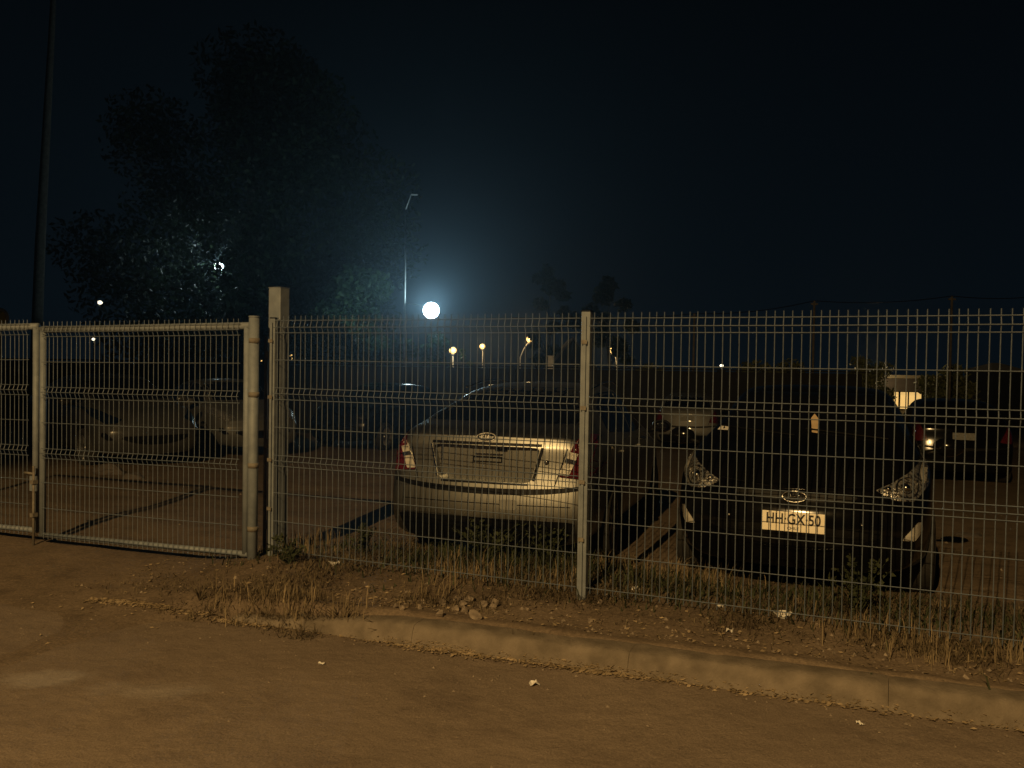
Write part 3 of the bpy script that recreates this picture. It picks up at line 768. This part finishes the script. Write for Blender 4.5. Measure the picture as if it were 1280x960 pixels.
def leaf_cloud(centers, radii, n, size, seed, squash=.8):
    r = np.random.default_rng(seed); c = np.asarray(centers, float); rad = np.asarray(radii, float)
    w_ = rad ** 2.2; k = r.choice(len(c), n, p=w_ / w_.sum())
    d = r.normal(size=(n, 3)); d /= np.linalg.norm(d, axis=1)[:, None]
    rr = (r.random(n) ** .42)[:, None] * rad[k][:, None]
    p = c[k] + d * rr * np.array([1, 1, squash])
    a = r.normal(size=(n, 3)); a /= np.linalg.norm(a, axis=1)[:, None]
    b = np.cross(a, r.normal(size=(n, 3))); b /= np.linalg.norm(b, axis=1)[:, None]
    s = (size * (.6 + .8 * r.random(n)))[:, None]
    v = np.stack([p - a * s, p + b * s * .42, p + a * s, p - b * s * .42], 1).reshape(-1, 3)
    f = np.arange(n * 4).reshape(n, 4); return v, f
def tree(label, base, height, crown_r, leaves, size, m, seed, trunk_r=.2, lean=(0, 0), crown_base=.35, nb=10, cat='tree', name='tree', lobes=22):
    r = random.Random(seed)
    t = thing(name, label, cat, base)
    top = Vector((lean[0], lean[1], height * .82))
    pts = [Vector((0, 0, -.2)), top * .3 + Vector((r.uniform(-.1, .1), 0, 0)), top * .65 + Vector((r.uniform(-.15, .15), 0, 0)), top]
    b = MB().tube(pts, [trunk_r * 1.2, trunk_r, trunk_r * .6, trunk_r * .15], 9)
    b.build('trunk', MT['bark'], t, True)
    cs = []; rs_ = []; lb = MB()
    for i in range(lobes):
        z = height * (crown_base + (1 - crown_base) * (i + .5) / lobes); q = (z / height - crown_base) / (1 - crown_base)
        sp = crown_r * math.sin(math.pi * min(1, .18 + .82 * q)) ** .7
        an = r.uniform(0, 6.28); rr = sp * r.uniform(.35, .95)
        c = Vector((top.x * z / height + rr * math.cos(an), top.y * z / height + rr * math.sin(an) * .8, z))
        cs.append(c); rs_.append(crown_r * r.uniform(.22, .40))
        if i < nb:
            s0 = top * max(.2, (z / height - .12)) / .82
            s0 = Vector((top.x * s0.z / top.z if top.z else 0, top.y * s0.z / top.z if top.z else 0, s0.z))
            mid = s0.lerp(c, .5) + Vector((0, 0, .15 * crown_r))
            lb.tube([s0, mid, c], [trunk_r * .35, trunk_r * .22, trunk_r * .06], 6)
    if nb: lb.build('limbs', MT['bark'], t, True)
    v, f = leaf_cloud(cs, rs_, leaves, size, seed); me = np_mesh('crown', v, f); link('crown', me, m, t)
    return t
def base_at(px_, depth, z=-.8):
    p = at(px_, 460, depth); return (p.x, p.y, z)
tree('very tall slender tree with a bare leaning trunk at the left edge', base_at(42, 30), 26.0, 3.0, 4000, .17, MT['leaf'], 3, .17, (.9, 0), .78, 8)
tree('huge dark spreading tree filling the sky left of the flood lamp', base_at(300, 36), 14.5, 7.4, 52000, .14, MT['leaf'], 11, .42, (.5, 0), .16, 14, lobes=44)
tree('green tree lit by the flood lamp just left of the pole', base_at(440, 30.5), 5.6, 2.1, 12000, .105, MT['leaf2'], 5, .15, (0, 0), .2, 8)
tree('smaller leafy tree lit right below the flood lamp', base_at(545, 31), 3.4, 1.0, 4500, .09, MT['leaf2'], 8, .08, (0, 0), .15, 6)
tree('slim young tree in silhouette right of the flood lamp', base_at(684, 48), 8.0, 1.7, 1500, .20, MT['leaf'], 21, .10, (.1, 0), .3, 8, lobes=12)
tree('sparse tree in silhouette above the middle fence post', base_at(762, 50), 7.4, 1.6, 1300, .20, MT['leaf'], 22, .10, (-.1, 0), .35, 8, lobes=12)
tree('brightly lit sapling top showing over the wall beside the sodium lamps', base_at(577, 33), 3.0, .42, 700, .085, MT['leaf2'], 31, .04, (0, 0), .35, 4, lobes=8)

def hedge(label, px0, px1, ytop, depth, seed, m='hedge', n=2500):
    a = at(px0, 458, depth); c = at(px1, ytop, depth)
    t = thing('hedge', label, 'hedge', ((a.x + c.x) / 2, a.y, -.8), 0, 'hedges and bushes beyond the wall')
    r = random.Random(seed); wd = abs(c.x - a.x) / 2; h = c.z + .8; cs = []; rs_ = []; st = MB()
    k = max(5, int(wd * 4))
    for i in range(k):
        x = -wd + 2 * wd * (i + .5) / k; hh = h * r.uniform(.72, .96)
        rr = min(.55, wd * .6) * r.uniform(.7, 1.1)
        cs += [(x, r.uniform(-.3, .3), hh - rr * .6), (x, r.uniform(-.3, .3), hh * .55)]; rs_ += [rr, rr * 1.2]
        st.tube([(x, 0, 0), (x + r.uniform(-.1, .1), 0, hh * .8)], .02, 5)
    st.build('stems', MT['bark'], t)
    v, f = leaf_cloud(cs, rs_, n, .09, seed); link('foliage', np_mesh('foliage', v, f), MT[m], t)
hedge('low bushes right of the middle fence post above the wall', 792, 838, 448, 31, 41)
hedge('bushy hedge top above the black hatchback windscreen', 925, 995, 442, 30, 42)
hedge('dim hedge clump left of the lit gatehouse', 1060, 1112, 438, 31, 43)
hedge('broad leafy hedge right of the lit gatehouse', 1160, 1222, 455, 30, 44, n=3500)
hedge('pale scrub showing over the wall left of the middle fence post', 700, 725, 448, 30, 45, n=1200)

# gabled house silhouette and brown roof at right
p = at(716, 458, 44)
hs = thing('house', 'dark gabled house behind the middle fence post', 'house', (p.x, p.y, -.8))
v = [(-1.3, 0, 0), (1.3, 0, 0), (1.3, 0, 2.1), (0, 0, 3.75), (-1.3, 0, 2.1)]
v2 = [(x, 5, z) for x, _, z in v]
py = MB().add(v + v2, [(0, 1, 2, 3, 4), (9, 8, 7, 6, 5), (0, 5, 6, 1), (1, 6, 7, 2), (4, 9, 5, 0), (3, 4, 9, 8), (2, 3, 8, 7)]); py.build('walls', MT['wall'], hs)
for sg in (1, -1):
    MB().add([(0, -.2, 3.86), (sg * 1.55, -.2, 1.95), (sg * 1.55, 5.2, 1.95), (0, 5.2, 3.86), (0, -.2, 3.79), (sg * 1.55, -.2, 1.88), (sg * 1.55, 5.2, 1.88), (0, 5.2, 3.79)],
             [(0, 1, 2, 3), (7, 6, 5, 4), (0, 4, 5, 1), (1, 5, 6, 2), (2, 6, 7, 3), (3, 7, 4, 0)]).build('roof', MT['roof'], hs)
MB().box(-.35, .35, -.03, -.005, .9, 1.7).build('window', MT['glass'], hs)
p = at(1262, 470, 40)
h2 = thing('hut', 'low hut with a brown pitched roof at the right edge beyond the lot', 'hut', (p.x, p.y, -.9))
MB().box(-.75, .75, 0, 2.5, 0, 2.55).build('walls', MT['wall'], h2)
MB().add([(-.95, -.2, 2.553), (.95, -.2, 2.553), (.95, 2.7, 2.553), (-.95, 2.7, 2.553), (-.2, 1.2, 2.95), (.2, 1.2, 2.95)], [(0, 1, 5, 4), (1, 2, 5), (2, 3, 4, 5), (3, 0, 4), (3, 2, 1, 0)]).build('roof', MT['housewall'], h2)

# lit gatehouse beyond the right end of the wall
p = at(1133, 470, 33)
gh = thing('gatehouse', 'small gatehouse with a lamplit yellow wall drawn as glowing panes between the hatchback and the far right car', 'gatehouse', (p.x, p.y, -1.2))
zf = lambda y: at(1133, y, 33).z + 1.2
MB().box(-1.55, 1.6, .02, 2.0, 0, zf(489)).build('walls', MT['housewall'], gh)
MB().box(-1.7, 1.75, -.18, 2.2, zf(489) + .003, zf(473)).build('roof', MT['roof'], gh)
MB().box(-1.74, 1.79, -.22, 2.24, zf(473) + .003, zf(469)).build('roof_edge', MT['housewall'], gh)
wz0, wz1 = zf(512), zf(489.2)
MB().box(-.55, .62, -.012, .012, wz0, wz1).build('wall_pane_frame', MT['plastic'], gh)
for (x0, x1) in ((-.52, -.30), (-.22, .06), (.12, .34), (.40, .59)):
    MB().box(x0, x1, -.02, -.014, wz0 + .03, wz1 - .03).build('wall_glow_pane', MT['litwall'], gh)  # these panes glow in place of a wall lit by a lamp
p = at(1091, 466, 32.4)
o = thing('wall_lamp', 'small bright lamp on the left end of the gatehouse roof', 'lamp', p)
MB().box(-.12, .12, -.05, .05, -.17, .17).build('lens', MT['globe_w'], o)
MB().box(-.14, .14, .052, .08, -.2, .2).build('housing', MT['plastic'], o)

# ---- lamps seen far off
def globe_lamp(label, px_, py_, depth, r, m, side=0, group='distant lamps beyond the wall', base_px=None):
    p = at(px_, py_, depth); bx = at(base_px or px_, 460, depth)
    t = thing('street_lamp', label, 'street lamp', (bx.x, bx.y, -.9), 0, group)
    h = p.z + .9; dx = p.x - bx.x
    if abs(dx) > .05:
        MB().tube([(0, 0, 0), (0, 0, h * .72), (dx * .35, 0, h * .85), (dx, 0, h)], [.05, .04, .03, .025], 8).build('pole', MT['pole'], t, True)
    else:
        MB().tube([(0, 0, 0), (0, 0, h)], [.05, .035], 8).build('pole', MT['pole'], t, True)
    vs, fs = ico(r, 2, 0, (1, 1, .85)); MB().add([q + Vector((dx, 0, h)) for q in vs], fs).build('globe', m, t, True)
    MB().lathe([(r * .7, h - r * .95), (r * .5, h - r * 1.25), (.04, h - r * 1.3)], 12, Matrix.Translation((dx, 0, 0))).build('collar', MT['pole'], t, True)
    MB().lathe([(.0001, h + r * 1.05), (r * .6, h + r * .88), (r * .66, h + r * .68)], 12, Matrix.Translation((dx, 0, 0))).build('hood', MT['pole'], t, True)
globe_lamp('orange globe lamp left of the lit sapling, lowest under the flood lamp', 566, 438, 33.6, .155, MT['globe'])
globe_lamp('small orange lamp halfway between the sapling and the arm lamp', 603, 433, 62, .22, MT['globe'])
globe_lamp('orange lamp on a curved arm left of the dark gabled house', 663, 424, 55, .28, MT['globe'], base_px=650)
globe_lamp('orange lamp just right of the middle fence post', 767, 438, 55, .27, MT['globe'], base_px=771)
globe_lamp('tiny white lamp over the wall above the black hatchback bonnet', 902, 457, 60, .13, MT['globe_w'])
globe_lamp('small white lamp over the gate top left of the great tree', 125, 378, 60, .17, MT['globe_w'])
globe_lamp('pair of faint lamps close above the gate rail', 117, 424, 60, .12, MT['globe_w'])
globe_lamp('yellow lamp glimpsed between the gate posts', 327, 449, 50, .22, MT['globe'])
globe_lamp('yellow lamp just right of the tall gate post', 362, 446, 50, .22, MT['globe'])
for px_, y0, y1, lab in ((688, 446, 456, 'short lit bollard showing over the wall near the gabled house'), (427, 434, 470, 'pale box cabinet lit green below the flood lamp tree')):
    p = at(px_, y0, 29.5); q = at(px_, 456, 29.5); wdt = .09 if px_ == 688 else .16
    t = thing('bollard' if px_ == 688 else 'meter_cabinet', lab, 'bollard' if px_ == 688 else 'cabinet', (p.x, p.y, -.9))
    bevel(MB().box(-wdt, wdt, -wdt, wdt, 0, p.z + .9).build('case', MT['paper'], t), .01)
    bevel(MB().box(-wdt - .02, wdt + .02, -wdt - .02, wdt + .02, p.z + .903, p.z + .94).build('cap', MT['paper'], t), .008)

# flood lamp on its pole
bp = at(505, 460, 27.4); tp_ = at(507, 262, 27.4); hd = at(518, 243, 27.4)
fl = thing('flood_lamp_pole', 'tall slim pole carrying the dazzling blue white flood lamp', 'lamp post', (bp.x, bp.y, -.9))
loc = lambda q: Vector((q.x - bp.x, q.y - bp.y, q.z + .9))
MB().tube([(0, 0, 0), (0, 0, 4), loc(tp_)], [.042, .034, .024], 10).build('pole', MT['slimpole'], fl, True)
MB().tube([loc(tp_), loc(hd) + Vector((-.12, 0, -.02)), loc(hd)], .02, 8).build('top_arm', MT['slimpole'], fl, True)
bevel(MB().box(-.11, .11, -.07, .07, -.025, .025, Matrix.Translation(loc(hd))).build('unlit_head', MT['slimpole'], fl), .02)
l0 = loc(LED)
MB().tube([(0, 0, l0.z + .25), (l0.x, l0.y + .1, l0.z + .12)], .022, 8).build('flood_arm', MT['slimpole'], fl, True)
rm = Matrix.Translation(l0) @ Matrix.Rotation(R(90), 4, 'X')
MB().lathe([(.0001, -.19), (.16, -.17), (.27, -.03), (.285, .0), (.265, .005)], 32, rm).build('flood_housing', MT['plastic'], fl, True)
MB().lathe([(.0001, .03), (.12, .028), (.22, .012), (.263, -.002)], 32, rm).build('flood_lens', MT['led'], fl, True)
for z in (3.1, 3.4, 3.7): pass

# second lamp glimpsed through the great tree
b2 = at(273, 460, 39.5)
f2 = thing('lamp_post', 'white lamp glimpsed through the leaves of the huge dark tree', 'lamp post', (b2.x, b2.y, -.9))
h = LED2.z + .9
MB().tube([(0, 0.3, 0), (0, .3, h)], [.06, .04], 8).build('pole', MT['pole'], f2, True)
MB().lathe([(.0001, .03), (.14, .02), (.22, 0)], 24, Matrix.Translation((0, 0, h)) @ Matrix.Rotation(R(90), 4, 'X')).build('lens', MT['led'], f2, True)
MB().lathe([(.22, -.002), (.24, -.01), (.18, -.15), (.0001, -.2)], 24, Matrix.Translation((0, 0, h)) @ Matrix.Rotation(R(90), 4, 'X')).build('housing', MT['plastic'], f2, True)

# round yellow sign at the left edge
p = at(-1, 397, 13.0)
sg_ = thing('round_sign', 'dim round yellow sign cut by the left edge above the gate', 'sign', (p.x, p.y, gz(p.x, p.y)))
h = p.z - gz(p.x, p.y)
rm = Matrix.Translation((0, 0, h)) @ Matrix.Rotation(R(90), 4, 'X')
MB().lathe([(.0001, .006), (.105, .006), (.105, .0)], 28, rm).build('disc', MT['sign'], sg_, True)
MB().lathe([(.106, .004), (.15, .004), (.152, 0), (.15, -.006), (.0001, -.006)], 28, rm).build('rim', MT['pole'], sg_, True)
MB().tube([(0, .03, 0), (0, .03, h + .1)], .025, 8).build('post', MT['pole'], sg_, True)

# ------------------------------------------------------------------ the sodium street lamp on the near side, behind the camera
sl_ = thing('street_lamp', 'tall sodium street lamp on the near side of the road behind the viewer', 'street lamp', (KEY.x - .4, KEY.y - 1.6, 0))
MB().tube([(0, 0, 0), (0, 0, 6.6), (.1, .4, 7.4), (.4, 1.35, 7.72)], [.08, .06, .04, .035], 10).build('pole', MT['pole'], sl_, True)
bevel(MB().box(.26, .54, 1.25, 1.95, 7.62, 7.74).build('head', MT['pole'], sl_), .03)
MB().box(.30, .50, 1.35, 1.85, 7.60, 7.618).build('lens', MT['globe'], sl_)

# ------------------------------------------------------------------ verge: grass, weeds, stones, litter
def surf(t, s):
    h = G(t, s)
    if s < kerb_s(t) + .26 and t > .45:
        h = max(h, .112 * sst(-.01, .05, s - kerb_s(t)) - .09 * (1 - sst(.45, 1.7, t)))
    if s < kerb_s(t): h = max(h, RZ(t, s))
    return h
def blades(n, dens, hmin, hmax, wd, seed, bend=.5, trange=(-1.1, 6.3), srange=(-1.05, 2.2)):
    r = np.random.default_rng(seed); V = []; F = []; c = 0; tries = 0
    while c < n and tries < n * 30:
        tries += 1
        t = r.uniform(*trange); s = r.uniform(*srange)
        d, hs_ = dens(t, s)
        if r.random() > d: continue
        p = xy(t, s); z = surf(t, s) - .005
        h = (hmin + (hmax - hmin) * r.random() ** 1.8) * hs_
        a = r.uniform(0, 6.28); dx, dy = math.cos(a), math.sin(a); bx = h * bend * r.uniform(.1, 1.3)
        w_ = wd * r.uniform(.6, 1.4); ax, ay = -dy * w_, dx * w_
        k = len(V)
        V += [(p.x - ax, p.y - ay, z), (p.x + ax, p.y + ay, z), (p.x + dx * bx * .35 + ax * .7, p.y + dy * bx * .35 + ay * .7, z + h * .6), (p.x + dx * bx * .35 - ax * .7, p.y + dy * bx * .35 - ay * .7, z + h * .6),
              (p.x + dx * bx, p.y + dy * bx, z + h * max(.55, 1 - .3 * bx / h))]
        F += [(k, k + 1, k + 2), (k, k + 2, k + 3), (k + 3, k + 2, k + 4)]; c += 1
    return np_mesh('blades', V, F)
def patch(t, s, sc, off): return max(0, min(1, .5 + 1.6 * noise.noise(Vector((t * sc, s * sc, off)))))
def d_dry(t, s):
    if s < kerb_s(t) + .26 and t > 1.1: return 0, 0
    if t < .1 and s > .1 and t < -.25: return 0, 0
    if t < .2:
        e_ = math.exp(-((t + .12) / .5) ** 2) * (1 if s > -1.1 else 0)
        return .55 * e_ * patch(t, s, 2, 7), .6
    near = sst(kerb_s(t) + .24, kerb_s(t) + .50 + .25 * patch(t, 3, 1.5, 33), s) * (1 - sst(1.2, 2.0, s))
    p_ = patch(t, s, 1.7, 1.5)
    front = 1.0 if t < 1.1 else near
    return front * (.22 + .78 * p_ * p_), .35 + .75 * p_
g_ = link('dry_grass', blades(36000, d_dry, .012, .085, .0026, 1, 1.9), MT['straw']); tag(g_, 'dry straw coloured grass covering the verge under the fence', 'grass', kind='stuff')
def d_weed(t, s):
    if t < .15: return (.25 * math.exp(-((t - .1) / .3) ** 2) if -.3 < s < .3 else 0), .6
    c = math.exp(-((s - .55) / .45) ** 2) * (.25 + .75 * patch(t, s, 1.2, 12))
    c = max(c, .9 * math.exp(-((t - 1.9) / .75) ** 2 - ((s - .62) / .28) ** 2))
    hs_ = .55 + .9 * math.exp(-((t - 1.9) / .75) ** 2 - ((s - .62) / .35) ** 2)
    return c, hs_
g_ = link('green_weeds', blades(5200, d_weed, .04, .20, .005, 2, .9), MT['weed']); tag(g_, 'low green weeds growing among the dry grass behind the fence', 'weeds', kind='stuff')
def d_tuft(t, s):
    d = 0
    for (a, c, rr) in TUFTS: d = max(d, math.exp(-((t - a) / rr) ** 2 - ((s - c) / rr) ** 2))
    return d, 1
TUFTS = []
for (x_, y_, rr) in ((1150, 812, .16), (1165, 822, .12), (1060, 790, .13), (1085, 795, .10), (1240, 826, .12), (600, 720, .20), (560, 712, .14), (540, 745, .12), (700, 730, .14), (770, 715, .2), (850, 722, .2), (900, 735, .15), (330, 752, .13), (275, 750, .10), (380, 765, .12), (430, 772, .10), (370, 690, .18), (395, 680, .15)):
    q = gpt(x_, y_); TUFTS.append((*ts(q.x, q.y), rr))
g_ = link('straw_tufts', blades(2600, d_tuft, .04, .19, .0027, 4, .6), MT['straw2']); tag(g_, 'taller tufts of bleached straw standing out of the verge', 'grass', kind='stuff')

def chips(n, fn, smin, smax, seed, m, name, label, cat):
    r = np.random.default_rng(seed); V = []; F = []
    for _ in range(n):
        t, s = fn(r); p = xy(t, s); z = surf(t, s) + .003
        a = r.uniform(0, 6.28); k_ = r.uniform(smin, smax); e_ = k_ * r.uniform(.35, .8)
        ca, sa = math.cos(a), math.sin(a); k = len(V)
        for (u, w_) in ((-1, -.2), (0, -.8), (1, .1), (.1, .9)):
            V.append((p.x + u * k_ * ca - w_ * e_ * sa, p.y + u * k_ * sa + w_ * e_ * ca, z + r.uniform(0, .6) * k_))
        F.append((k, k + 1, k + 2, k + 3))
    o = link(name, np_mesh(name, V, F), m); tag(o, label, cat, kind='stuff')
def along_kerb(r):
    while True:
        t = r.uniform(-.6, 6.2)
        if r.random() < .10 + .90 * patch(t, 0, 1.3, 20) ** 2 * (1.0 if t < 4.2 else .35): break
    return t, kerb_s(t) - abs(r.normal(0, .032)) + .012
chips(3600, along_kerb, .005, .017, 5, MT['litterleaf'], 'leaf_litter', 'crumbs of dead leaf and grit lying along the foot of the kerb', 'leaf litter')
def on_verge(r):
    t = r.uniform(-.9, 6.2); return t, (kerb_s(t) + .26 + abs(r.normal(0, .28))) if t > .2 else r.normal(-.6, .35)
chips(1300, on_verge, .005, .018, 6, MT['litterleaf'], 'verge_litter', 'scattered dead leaves and chaff on the bare dirt behind the kerb', 'leaf litter')
def pebbles(n, fn, smin, smax, seed, m, name, label, cat):
    r = np.random.default_rng(seed); b = MB()
    base = [(0, 0, .7), (.9, .1, 0), (.1, .8, 0), (-.8, .2, 0), (-.2, -.9, 0)]; fs = [(0, 1, 2), (0, 2, 3), (0, 3, 4), (0, 4, 1)]
    for _ in range(n):
        t, s = fn(r); p = xy(t, s); z = surf(t, s) - .001; k = smin + (smax - smin) * r.random() ** 3; a = r.uniform(0, 6.28); ca, sa = math.cos(a), math.sin(a)
        j = r.uniform(.7, 1.3, 5)
        b.add([(p.x + (x * ca - y * sa) * k * q, p.y + (x * sa + y * ca) * k * q, z + zz * k * q) for (x, y, zz), q in zip(base, j)], fs)
    o = b.build(name, m); tag(o, label, cat, kind='stuff')
def on_road(r):
    if r.random() < .55: t = r.uniform(-4, 6); return t, kerb_s(t) - r.gamma(1.2, .35)
    return r.uniform(-4, 5), r.uniform(-4, -.9)
pebbles(1500, on_road, .003, .011, 7, MT['stone'], 'road_grit', 'loose grit scattered over the dusty road', 'grit')
pebbles(900, on_verge, .004, .02, 8, MT['stone'], 'verge_gravel', 'small gravel bedded in the dirt of the verge', 'gravel')
def in_lot(r): return r.uniform(-6, 7), r.uniform(.8, 8)
pebbles(500, in_lot, .005, .025, 9, MT['stone'], 'lot_gravel', 'loose gravel on the floor of the car park', 'gravel')

STONES = [(494, 757, 3.6, 0), (503, 759, 4.5, 0), (514, 752, 4, 0), (529, 751, 4.5, 0), (525, 759, 4, 0), (554, 752, 6.5, 0), (550, 766, 6.5, 'dark flat stone tipped against the back of the kerb'),
          (570, 748, 6, 0), (589, 748, 6.5, 0), (578, 754, 6, 0), (570, 760, 5.5, 'pale knobbly stone at the left of the rubble heap front'), (581, 761, 5.5, 0), (592.5, 768, 8.5, 'squarish pale stone lying in front of the rubble heap nearest the kerb'),
          (605, 755, 8, 'tall ridged stone right of the rubble heap middle'), (617, 755, 7.5, 'broad buff stone at the right end of the rubble heap'), (660, 761, 3.4, 'small white stone alone between the rubble heap and the middle fence post'),
          (750, 752, 4.5, 0), (738, 775, 5, 0), (760, 745, 4, 0)]
for i, (x_, y_, rp_, lab) in enumerate(STONES):
    q = gpt(x_, y_ + rp_ * .6); r_ = rp_ * 1.22 / FPX * q.y
    vs, fs = ico(r_, 2, .55, (random.uniform(.9, 1.25), random.uniform(.8, 1.1), random.uniform(.65, .95)), i + 1)
    # a few flat facets so that it reads as broken rubble
    pl_ = []
    for _ in range(11):
        d = Vector((random.gauss(0, 1), random.gauss(0, 1), random.gauss(0, 1))).normalized(); pl_.append((d, r_ * random.uniform(.42, .72)))
    vs2 = []
    for v_ in vs:
        for d, h_ in pl_:
            k = v_.dot(d)
            if k > h_: v_ = v_ - d * (k - h_)
        vs2.append(v_)
    o = MB().add(vs2, fs).build('stone', MT['stone']); o.location = q + Vector((0, 0, r_ * .35)); o.rotation_euler = (0, 0, random.uniform(0, 6))
    lab = lab or {11: 'pale stone in the front of the rubble heap between the knobbly and the squarish one', 16: 'loose stone on the dirt close beside the middle fence post foot', 17: 'loose stone lying between the middle fence post and the kerb', 18: 'loose stone in the grass right of the middle fence post, farthest back',
                  5: 'mid sized stone at the left back of the rubble heap'}.get(i) or ('small stone strewn at the left end of the rubble heap' if i < 5 else 'broken stone in the back row of the rubble heap')
    tag(o, lab, 'stone', 'stones on the verge')

LIT = [(418, 707, 7, 'crumpled white paper scrap in the dry grass right of the tall gate post'), (912, 790, 5.5, 'white paper scrap on bare dirt below the black hatchback left headlight'), (978, 772, 11, 'flat pale wrapper in the grass below the number plate'),
       (900, 760, 5, 'small pale scrap in the grass beside the wire left of the wrapper'), (668, 857, 7, 'white crumpled scrap lying alone on the road'), (795, 739, 8, 'bleached twist of paper in the grass right of the middle fence post'), (1300, 700, 3, None),
       (402, 831, 4, 'tiny pale scrap on the road left of centre'), (1075, 906, 5, 'flat pale scrap on the road near the kerb at right')]
for i, (x_, y_, rp_, lab) in enumerate(LIT):
    if not lab: continue
    q = gpt(x_, y_); r_ = rp_ / FPX * q.y; b = MB(); nn = 5
    v = [(r_ * (a / (nn - 1) * 2 - 1) * (1 - .3 * random.random()), r_ * .7 * (c / (nn - 1) * 2 - 1), r_ * random.uniform(.0, .75)) for a in range(nn) for c in range(nn)]
    f = [(a * nn + c, (a + 1) * nn + c, (a + 1) * nn + c + 1, a * nn + c + 1) for a in range(nn - 1) for c in range(nn - 1)]
    o = b.add(v, f).build('paper_scrap', MT['paper']); o.location = q + Vector((0, 0, .004)); o.rotation_euler = (0, 0, random.uniform(0, 6))
    o.modifiers.new('thick', 'SOLIDIFY').thickness = .0015
    tag(o, lab, 'litter', 'scraps of litter')

def weed_plant(label, px_, py_, h, n, m, leaf, spread=.35, group='weeds along the verge', leafy=True, seed=0):
    q = gpt(px_, py_); r = random.Random(seed + int(px_)); t = thing('weed_plant', label, 'weed', q, 0, group); st = MB(); V = []; F = []
    for i in range(n):
        a = r.uniform(0, 6.28); l = h * r.uniform(.55, 1.05); sp = spread * h * r.uniform(.2, 1.1)
        tip = Vector((math.cos(a) * sp, math.sin(a) * sp, l)); mid = tip * .5 + Vector((0, 0, l * .12))
        st.tube([(0, 0, -.01), mid, tip], [.0035, .0025, .001], 4)
        if leafy:
            for k in range(14):
                u = r.uniform(.2, 1.05); p = (mid * (2 * u) if u < .5 else mid.lerp(tip, min(1, 2 * u - 1)))
                d = Vector((r.gauss(0, 1), r.gauss(0, 1), r.gauss(.3, .7))).normalized(); sd = d.cross(Vector((r.gauss(0, 1), r.gauss(0, 1), r.gauss(0, 1)))).normalized()
                s_ = leaf * r.uniform(.6, 1.3); b0 = len(V)
                V += [p, p + d * s_ * .55 + sd * s_ * .32, p + d * s_ * 1.2, p + d * s_ * .55 - sd * s_ * .32]; F.append((b0, b0 + 1, b0 + 2, b0 + 3))
    st.build('stems', MT['straw'] if not leafy else MT['weed'], t)
    if V: link('leaves', py_mesh('leaves', V, F), m, t)
weed_plant('dark green leafy bush growing through the fence before the black hatchback', 1072, 768, .34, 22, MT['weed'], .030, .55)
weed_plant('low grey green weed at the foot of the tall gate post', 360, 705, .20, 14, MT['weed'], .028, .8)
weed_plant('leafy green weed left of the silver saloon bumper', 455, 690, .22, 14, MT['weed'], .028, .7)
weed_plant('broad green weed under the middle of the silver saloon', 610, 700, .30, 22, MT['weed'], .034, .9)
weed_plant('leafy weed under the right end of the silver saloon bumper', 680, 705, .30, 18, MT['weed'], .034, .8)
weed_plant('green weed just right of the middle fence post', 752, 690, .20, 10, MT['weed'], .03, .7)
weed_plant('spiky dry sprig growing at the kerb foot left of the middle fence post', 640, 812, .13, 9, MT['straw'], .01, 1.1, leafy=False)
weed_plant('thin dry sprig standing against the kerb face', 668, 818, .14, 4, MT['straw'], .01, .35, leafy=False)
weed_plant('dark dry tuft at the buried left end of the kerb', 428, 783, .16, 22, MT['straw'], .01, .9, leafy=False)
weed_plant('trailing dry tuft flopped over the kerb end', 490, 795, .13, 9, MT['straw'], .01, 1.6, leafy=False)
weed_plant('dry tuft on the dirt left of the gate hinge post', 250, 750, .13, 14, MT['straw'], .01, 1.0, leafy=False)

# dark rubble lumps lying in the lot behind the gate
for (x_, y_, w_, h_, lab) in ((138, 592, 20, 11, 'dark broken concrete lump on the lot behind the gate'), (166, 598, 13, 8, 'smaller dark lump beside the broken concrete behind the gate'), (1212, 670, 17, 4, 'flat dark clod on the lot right of the black hatchback')):
    q = gpt(x_, y_); r_ = w_ / FPX * q.y
    vs, fs = ico(r_, 3, .5, (1, .6, h_ / w_), x_)
    o = MB().add(vs, fs).build('rubble_lump', MT['roof']); o.location = q; tag(o, lab, 'rubble', 'dark lumps in the car park')

# ------------------------------------------------------------------ haze added to put a glow round the lamps
hz = MB().box(-70, 70, -14, 75, -9, 22).build('haze', None)
hm = bpy.data.materials.new('lamp_glow_haze'); hm.use_nodes = True; n = hm.node_tree; n.nodes.remove(n.nodes['Principled BSDF'])
pv = n.nodes.new('ShaderNodeVolumePrincipled'); pv.inputs['Color'].default_value = (.70, .86, 1, 1); pv.inputs['Density'].default_value = .0016; pv.inputs['Anisotropy'].default_value = .84
n.links.new(pv.outputs[0], n.nodes['Material Output'].inputs['Volume'])
hz.data.materials.append(hm); hz['kind'] = 'stuff'; hz['label'] = 'thin haze added to put a glow round the lamps'
